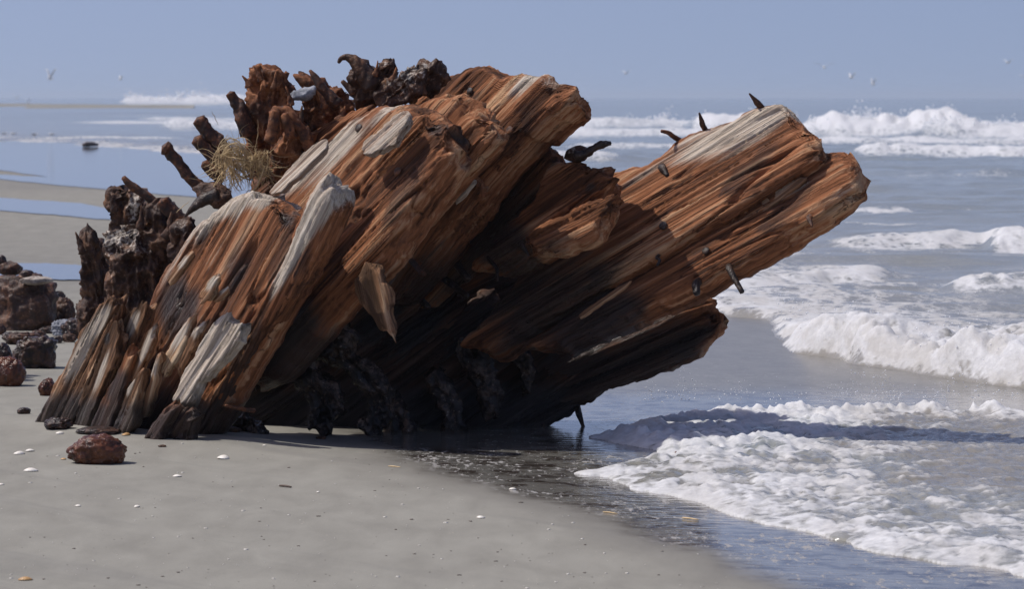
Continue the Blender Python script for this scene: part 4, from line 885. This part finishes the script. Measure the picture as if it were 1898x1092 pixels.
for (x0, y0, x1, y1) in ((392, 205, 404, 232), (352, 372, 326, 395), (500, 260, 512, 250), (480, 345, 470, 372), (402, 330, 388, 336), (370, 333, 348, 330)):
    cur.append(([P(x0 + (x1 - x0) * t + rs.randn(), y0 + (y1 - y0) * t, 10.36) for t in np.linspace(0, 1, 6)], 0.0012))
blades('dry_grass_clump', cur, 0.002, M_STRAW, 'tangled clump of straw coloured dry grass snagged between the rusty bars', 'dry grass')

# ------------------------------------------------------------------ stones on the sand
def rock(name, px, py, w, h, mat, label, seed, depth=None, sink=0.25, rough=0.30, group=None, Y=None, detail=IV5, faces=IF5, sq=1.0):
    g = G(px, py); k = g[1] / F
    V = detail.copy(); s = seed * 2.3
    r = 1 + rough * fbm(V[:, 0] * 1.3 + s, V[:, 1] * 1.3, V[:, 2] * 1.3, 3, 3) + rough * 0.5 * np.abs(vn(V[:, 0] * 3.5 + s, V[:, 1] * 3.5, V[:, 2] * 3.5, 4)) + rough * 0.16 * vn(V[:, 0] * 11 + s, V[:, 1] * 11, V[:, 2] * 11, 5)
    V = np.sign(V) * np.abs(V) ** sq * r[:, None]
    mn, mx = V.min(0), V.max(0); V = (V - (mn + mx) / 2) / (mx - mn) * 2
    a, b = w * k / 2, h * k
    V = V * np.array([a, (depth or a * 0.8), b / 2 * (1 + sink)]); V[:, 2] += b / 2 * (1 - sink)
    gz = float(ground_z(g[0:1], g[1:2])[0])
    o = link(name, mesh(name, V, faces), mat, None, Matrix.Translation(Vector((g[0], g[1] + (depth or a * 0.8) * 0.8, gz))))
    return tag(o, label, 'rock', group)
rock('rock', 175, 868, 114, 56, M_REDROCK, 'rounded wet reddish rock alone on the sand in front of the wreck', 1, rough=0.22)
rock('flat_rock', 178, 822, 84, 14, M_WETROCK, 'flat dark wet stone half buried just behind the red rock', 2, rough=0.25)
rock('flat_rock', 108, 815, 58, 22, M_WETROCK, 'small dark wet lump at the foot of the leftmost splinter', 3, rough=0.35)
rock('rock', 40, 612, 130, 112, M_BROWNROCK, 'big layered brown boulder at the left edge', 4, rough=0.30, sq=0.8)
rock('rock', 118, 606, 44, 56, M_BROWNROCK, 'small dark brown knobbly rock right of the big boulder', 5)
rock('rock', 62, 686, 84, 60, M_WETROCK, 'glossy blue black angular rock in the shade of the boulder', 6, rough=0.35, sq=0.7)
rock('rock', 15, 718, 62, 56, M_REDROCK, 'wet red brown rock cut by the left edge of the picture', 7, rough=0.25)
rock('rock', 0, 680, 44, 42, M_WETROCK, 'dark rounded rock behind the red brown one at the left edge', 8, rough=0.22)
rock('rock', 86, 736, 34, 34, M_REDROCK, 'small wet rock just left of the pale splinter', 9, rough=0.3)
rock('pebble', 43, 776, 26, 12, M_WETROCK, 'little dark pebble left of the wreck foot', 10, detail=IV4, faces=IF4)
rock('rock', 112, 622, 40, 30, M_BLUEROCK, 'pale blue grey flat stone leaning on the debris', 11, rough=0.45)
rock('rock', 140, 628, 60, 40, M_WETROCK, 'dark wet stone tucked between the grey stone and the wreck', 31, rough=0.4)
rock('rock', 84, 606, 40, 52, M_WETROCK, 'dark jagged stone between the boulder and the grey stone', 32, rough=0.42)
rock('rock', 40, 640, 70, 24, M_BROWNROCK, 'low brown stone in front of the big boulder', 33, rough=0.4)
rock('rock', 104, 566, 34, 26, M_WETROCK, 'small black stone behind the debris, right of the boulder', 34, rough=0.35)
rock('rock', 95, 618, 52, 16, M_WETROCK, 'low dark stone in front of the pale grey stone', 12, rough=0.3)
rock('rock', -260, 715, 330, 380, M_BROWNROCK, 'large brown boulder just outside the left edge that throws its shadow in', 21, rough=0.35, depth=0.35)
for i, (px_, py_, w_, h_, mt, lab) in enumerate([
    (128, 634, 30, 16, M_RUSTDK, 'rusty crumb of stone nearest the leftmost splinter'), (104, 636, 24, 14, M_WETROCK, 'black wet pebble below the pale blue grey stone'),
    (70, 632, 30, 20, M_BROWNROCK, 'brown stone in the rubble below the small dark jagged stone'), (16, 634, 28, 18, M_WETROCK, 'black stone in the rubble below the boulder, left side'),
    (134, 612, 22, 20, M_BROWNROCK, 'knobbly brown stone touching the foot of the eroded frame head'), (60, 604, 26, 22, M_RUSTDK, 'rust red stone against the right side of the big boulder'),
    (148, 640, 20, 12, M_WETROCK, 'low black pebble hidden beside the wreck foot'), (96, 600, 22, 18, M_BROWNROCK, 'little brown stone wedged above the pale blue grey stone'),
    (-2, 620, 26, 22, M_BROWNROCK, 'brown stone half out of the picture under the boulder')]):
    rock('rubble_stone', px_, py_, w_, h_, mt, lab, 60 + i, rough=0.42, detail=IV4, faces=IF4, group='rubble stones left of the wreck')
def perched(px, py, w, h, Y, mat, label, seed, sq=1.0):
    c = P(px, py, Y); k = Y / F; V = IV4.copy()
    r = 1 + 0.28 * fbm(V[:, 0] * 1.4 + seed, V[:, 1] * 1.4, V[:, 2] * 1.4, 3, 3)
    V = np.sign(V) * np.abs(V) ** sq * r[:, None] * np.array([w * k / 2, w * k / 2 * 0.8, h * k / 2])
    return tag(link('rock', mesh('rock', V, IF4), mat, None, Matrix.Translation(Vector(c))), label, 'rock')
perched(18, 498, 46, 30, 15.2, M_BROWNROCK, 'reddish rounded stone sitting on top of the big boulder', 1)
perched(50, 508, 28, 16, 15.1, M_WETROCK, 'small grey black stone on top of the boulder, right of the red one', 2)
perched(66, 520, 62, 16, 15.0, M_PALEROCK, 'flat pale stone crust along the boulder top', 3)
perched(2, 484, 18, 22, 15.2, M_WETROCK, 'tiny dark stone at the picture edge above the boulder', 4)
# ------------------------------------------------------------------ shells and bits of drift
def shell(px, py, w, label, mat=None, seed=0, rot=0.0, tilt=0.0, name='shell'):
    g = G(px, py); a = w * g[1] / F / 2
    th_, rr_ = np.meshgrid(np.linspace(0, 2 * math.pi, 25)[:-1], np.linspace(0, 1, 9))
    rib = 1 + 0.035 * np.cos(th_ * 12) * rr_
    x = rr_ * np.cos(th_) * rib; y = rr_ * np.sin(th_) * 0.8 * rib + 0.15 * rr_ * rr_; z = 0.42 * (1 - rr_ ** 2.2)
    top = np.stack([x, y, z], -1).reshape(-1, 3) * a; bot = top * np.array([0.9, 0.9, 0.82]) - np.array([0, 0, 0.02 * a])
    n = len(top); f1 = grid_faces(9, 24, True); f2 = f1[:, ::-1] + n
    j = np.arange(24); e = np.stack([8 * 24 + j, 8 * 24 + (j + 1) % 24, n + 8 * 24 + (j + 1) % 24, n + 8 * 24 + j], -1)
    gz = float(ground_z(g[0:1], g[1:2])[0])
    M_ = Matrix.Translation(Vector((g[0], g[1], gz + 0.001))) @ Matrix.Rotation(rot, 4, 'Z') @ Matrix.Rotation(tilt, 4, 'X')
    return tag(link(name, mesh(name, np.concatenate([top, bot]), [f1, f2, e]), mat or M_SHELL, None, M_), label, 'shell', 'shells on the sand')
for i, (px, py, w, lab) in enumerate([
    (57, 882, 28, 'cream shell lowest of the two left of the red rock'), (37, 850, 24, 'white shell with dark rim left of the red rock'),
    (416, 855, 30, 'largest white shell, alone on the sand below the wreck'), (145, 943, 12, 'small white shell below the red rock'),
    (328, 889, 18, 'pale lilac shell right of the red rock'), (253, 943, 14, 'faint flat shell right of the small white one'),
    (890, 962, 18, 'thin white shell at the edge of the wet sand'), (950, 909, 14, 'white shell lying among the foam flecks'),
    (112, 820, 18, 'flat pale shell by the splintered foot'), (590, 915, 8, 'tiny shell chip in the middle of the sand'),
    (490, 835, 8, 'tiny chip just below the wreck shadow'), (55, 845, 18, 'pinkish shell fragment next to the dark rimmed shell'), (2, 907, 12, 'shell sliver at the left edge')]):
    shell(px, py, w, lab, seed=i, rot=i * 0.9, tilt=0.05 * (i % 3))
for i, (px, py, w, lab) in enumerate([(47, 1075, 28, 'ochre leaf shaped shell in the lower left corner'), (235, 822, 20, 'ochre shell fragment right of the flat stone'), (118, 859, 12, 'yellowish chip at the left foot of the red rock')]):
    shell(px, py, w, lab, M_SHELLB, rot=i * 1.3)
def stick(name, p0, p1, r, mat, label, Y=None):
    a, b = G(*p0), G(*p1); a[2] = b[2] = r * 0.9
    for q in (a, b): q[2] += float(ground_z(q[0:1], q[1:2])[0])
    o = tube(name, [a, a * 0.6 + b * 0.4 + np.array([0, 0, r * 0.3]), b], [r * 0.7, r, r * 0.6], mat, None, 3, 8, 0.2, sub=5)
    return tag(o, label, 'driftwood')
stick('reed', (1265, 958), (1294, 961), 0.0022, M_STRAW, 'pale bit of reed on the shiny wet sand')
stick('reed', (720, 868), (742, 870), 0.0015, M_STRAW, 'pale straw at the edge of the wreck shadow')
stick('reed', (1118, 950), (1145, 953), 0.0016, M_STRAW, 'straw lying among foam flecks')
stick('twig', (518, 905), (540, 907), 0.003, M_TWIG, 'thin dark twig on the open sand')
stick('driftwood', (155, 273), (180, 272), 0.05, M_TWIG, 'dark driftwood log far off on the wet flats')
tag(tube('twig', [P(1252, 838, 9.75), P(1258, 848, 9.75), P(1259, 862, 9.74)], [0.003, 0.004, 0.003], M_IRON, None, 3, 8), 'brown twig standing in the foam', 'driftwood')

def grit(name, label, n_, mat, seed, rmax):
    r_ = np.random.RandomState(seed); px = r_.uniform(-100, 1350, n_); py = r_.uniform(830, 1120, n_)
    Y = H * F / (py - HOR); X = (px - CX) / F * Y; ok = X < wet_edge_x(Y) + 0.15; X, Y = X[ok], Y[ok]
    Z = ground_z(X, Y) + 0.0006; rad = 0.0010 + rmax * r_.rand(len(X)) ** 4
    V = (IV[None] * (rad[:, None] * np.stack([1 + r_.rand(len(X)), 1 + r_.rand(len(X)), 0.35 + 0 * X], -1))[:, None, :] + np.stack([X, Y, Z], -1)[:, None]).reshape(-1, 3)
    tag(link(name, mesh(name, V, (IF[None] + (np.arange(len(X)) * len(IV))[:, None, None]).reshape(-1, 3)), mat), label, 'grit', kind='stuff')
grit('shell_grit', 'pale shell grit scattered over the dry sand', 260, M_SHELL, 5, 0.0030)
grit('dark_grit', 'dark crumbs of wood and rust scattered over the dry sand', 220, M_TWIG, 6, 0.0028)
for i, (px, py, w_, lab) in enumerate([(430, 812, 34, 'dark wood chip at the right foot of the steep plank'), (470, 806, 26, 'small dark chip under the overhang'), (150, 806, 22, 'brown chip between the splintered feet'), (300, 838, 16, 'little wood chip in front of the splintered foot'), (595, 812, 22, 'wet chip below the hanging rib ends')]):
    o_ = rock('wood_chip', px, py, w_, w_ * 0.28, M_RUSTDK, lab, 50 + i, rough=0.4, sink=0.3, detail=IV4, faces=IF4); o_['category'] = 'wood chip'

# ------------------------------------------------------------------ gulls
def gull(px, py, span_px, Y, label, up=0.5, yaw=0.0, grey=False, stand=False, bank=0.0):
    k = span_px * 1.5 * Y / F
    c = G(px, py) if stand else P(px, py, Y)
    if stand: k = span_px * c[1] / F
    e = empty('gull', tuple(c)); e.rotation_euler = (0, bank, yaw)
    WM[e.name] = Matrix.Translation(Vector(tuple(c))) @ e.rotation_euler.to_matrix().to_4x4()
    tag(e, label, 'gull', 'gulls along the shore')
    def sub(name, V, Fa, mat):
        o = link(name, mesh(name, V, Fa), mat); o.parent = e; return o
    L = k * (0.42 if not stand else 0.9); V = IV2 * np.array([0.5, 0.14, 0.15]) * L
    V[:, 2] += 0.08 * L * (V[:, 0] / (0.5 * L)) ** 2
    z0 = 0.0 if not stand else L * 0.35
    b = sub('body', V + np.array([0, 0, z0]), IF2, M_GULLW)
    sub('head', IV * L * 0.12 + np.array([L * 0.46, 0, L * 0.10 + z0]), IF, M_GULLW)
    sub('beak', np.array([[L * .56, -L * .03, L * .10 + z0], [L * .56, L * .03, L * .10 + z0], [L * .56, 0, L * .14 + z0], [L * .70, 0, L * .09 + z0]]), np.array([[0, 1, 3], [1, 2, 3], [2, 0, 3], [0, 2, 1]]), M_SHELLB)
    sub('tail', np.array([[-L * .4, -L * .07, L * .1 + z0], [-L * .4, L * .07, L * .1 + z0], [-L * .68, L * .12, L * .13 + z0], [-L * .68, -L * .12, L * .13 + z0], [-L * .5, 0, L * .06 + z0]]), [np.array([[0, 1, 2, 3]]), np.array([[0, 4, 1], [1, 4, 2], [2, 4, 3], [3, 4, 0]])], M_GULLG if grey else M_GULLW)
    for sgn in (-1, 1):
        if stand:
            V = IV2 * np.array([0.46, 0.05, 0.11]) * L + np.array([-0.10 * L, sgn * 0.13 * L, z0 + 0.03 * L])
            sub('wing', V, IF2, M_GULLG)
            sub('leg', np.array([[0, sgn * .05, 0], [.02, sgn * .05, 0], [0, sgn * .07, 0], [0, sgn * .05, .3], [.02, sgn * .05, .3], [0, sgn * .07, .3]]) * L, [np.array([[0, 1, 4, 3], [1, 2, 5, 4], [2, 0, 3, 5]]), np.array([[0, 2, 1], [3, 4, 5]])], M_SHELLB)
        else:
            s = np.linspace(0, 1, 9); yy = s * k / 2 * 0.98; zz = k / 2 * up * (np.sin(s * 1.9) * 0.75)
            ch = k * 0.16 * (1 - 0.75 * s ** 1.6) ; xl = 0.10 * k * np.sin(s * 2.4) - 0.06 * k * s ** 2 + 0.05 * k
            up_ = np.stack([np.stack([xl, sgn * yy, zz], -1), np.stack([xl - ch * 0.4, sgn * yy, zz + 0.012 * k], -1), np.stack([xl - ch, sgn * yy, zz], -1), np.stack([xl - ch * 0.4, sgn * yy, zz - 0.006 * k], -1)], 1)
            sub('wing', up_.reshape(-1, 3), [grid_faces(9, 4, True), np.array([[32, 33, 34, 35]])], M_GULLG if grey else M_GULLW)
gull(93, 146, 22, 150, 'largest white gull flying low at upper left', 1.5, 0.9)
gull(223, 147, 13, 230, 'small white gull flying right of the largest left hand one', 1.0, 0.5)
gull(31, 183, 12, 190, 'white gull low over the far beach at left edge', 1.3, 1.4)
gull(52, 191, 12, 190, 'white gull just below and right of the one over the far beach', 1.4, 1.2)
gull(1528, 125, 26, 140, 'grey gull with spread wings above the right hand breakers', 0.55, 1.57, True)
gull(1578, 144, 18, 170, 'pale gull right of and below the grey one', 0.9, 0.6)
gull(1618, 157, 14, 170, 'white gull lowest over the breaking wave', 1.5, 0.5)
gull(1868, 116, 18, 170, 'white gull near the right edge, high up', 0.6, 0.8)
gull(1895, 141, 12, 180, 'small white gull cut by the right edge', 0.5, 1.0)
gull(1160, 136, 16, 220, 'faint gull alone between the two wreck arms', 0.6, 0.9)
for i, (px, py, lab) in enumerate([(8, 251, 'gull standing on the far sand bar at the left edge'), (25, 251, 'gull standing second from left edge on the far sand bar'), (64, 252, 'dark gull standing third along the far sand bar'), (96, 252, 'dark gull standing fourth along the far sand bar')]):
    gull(px, py, 12, 90, lab, stand=True, yaw=0.4 + 2.6 * (i % 2), grey=True)

# ------------------------------------------------------------------ sea haze: one closed box of thin air round the whole place
hb_ = np.array([(x, y, z) for x in (-32000, 32000) for y in (-200, 31000) for z in (-1.5, 9.0)], float)
hm = mesh('haze', hb_, np.array([[0, 1, 3, 2], [4, 6, 7, 5], [0, 4, 5, 1], [2, 3, 7, 6], [0, 2, 6, 4], [1, 5, 7, 3]]), smooth=False)
mh = bpy.data.materials.new('sea_haze'); mh.use_nodes = True; mh.node_tree.nodes.clear()
pv = mh.node_tree.nodes.new('ShaderNodeVolumePrincipled'); mo = mh.node_tree.nodes.new('ShaderNodeOutputMaterial')
pv.inputs['Color'].default_value = (0.74, 0.86, 1.0, 1); pv.inputs['Density'].default_value = 0.00034; pv.inputs['Anisotropy'].default_value = 0.2
mh.node_tree.links.new(pv.outputs[0], mo.inputs['Volume'])
tag(link('haze', hm, mh), 'thin pale sea haze over the far water', 'haze', kind='stuff')
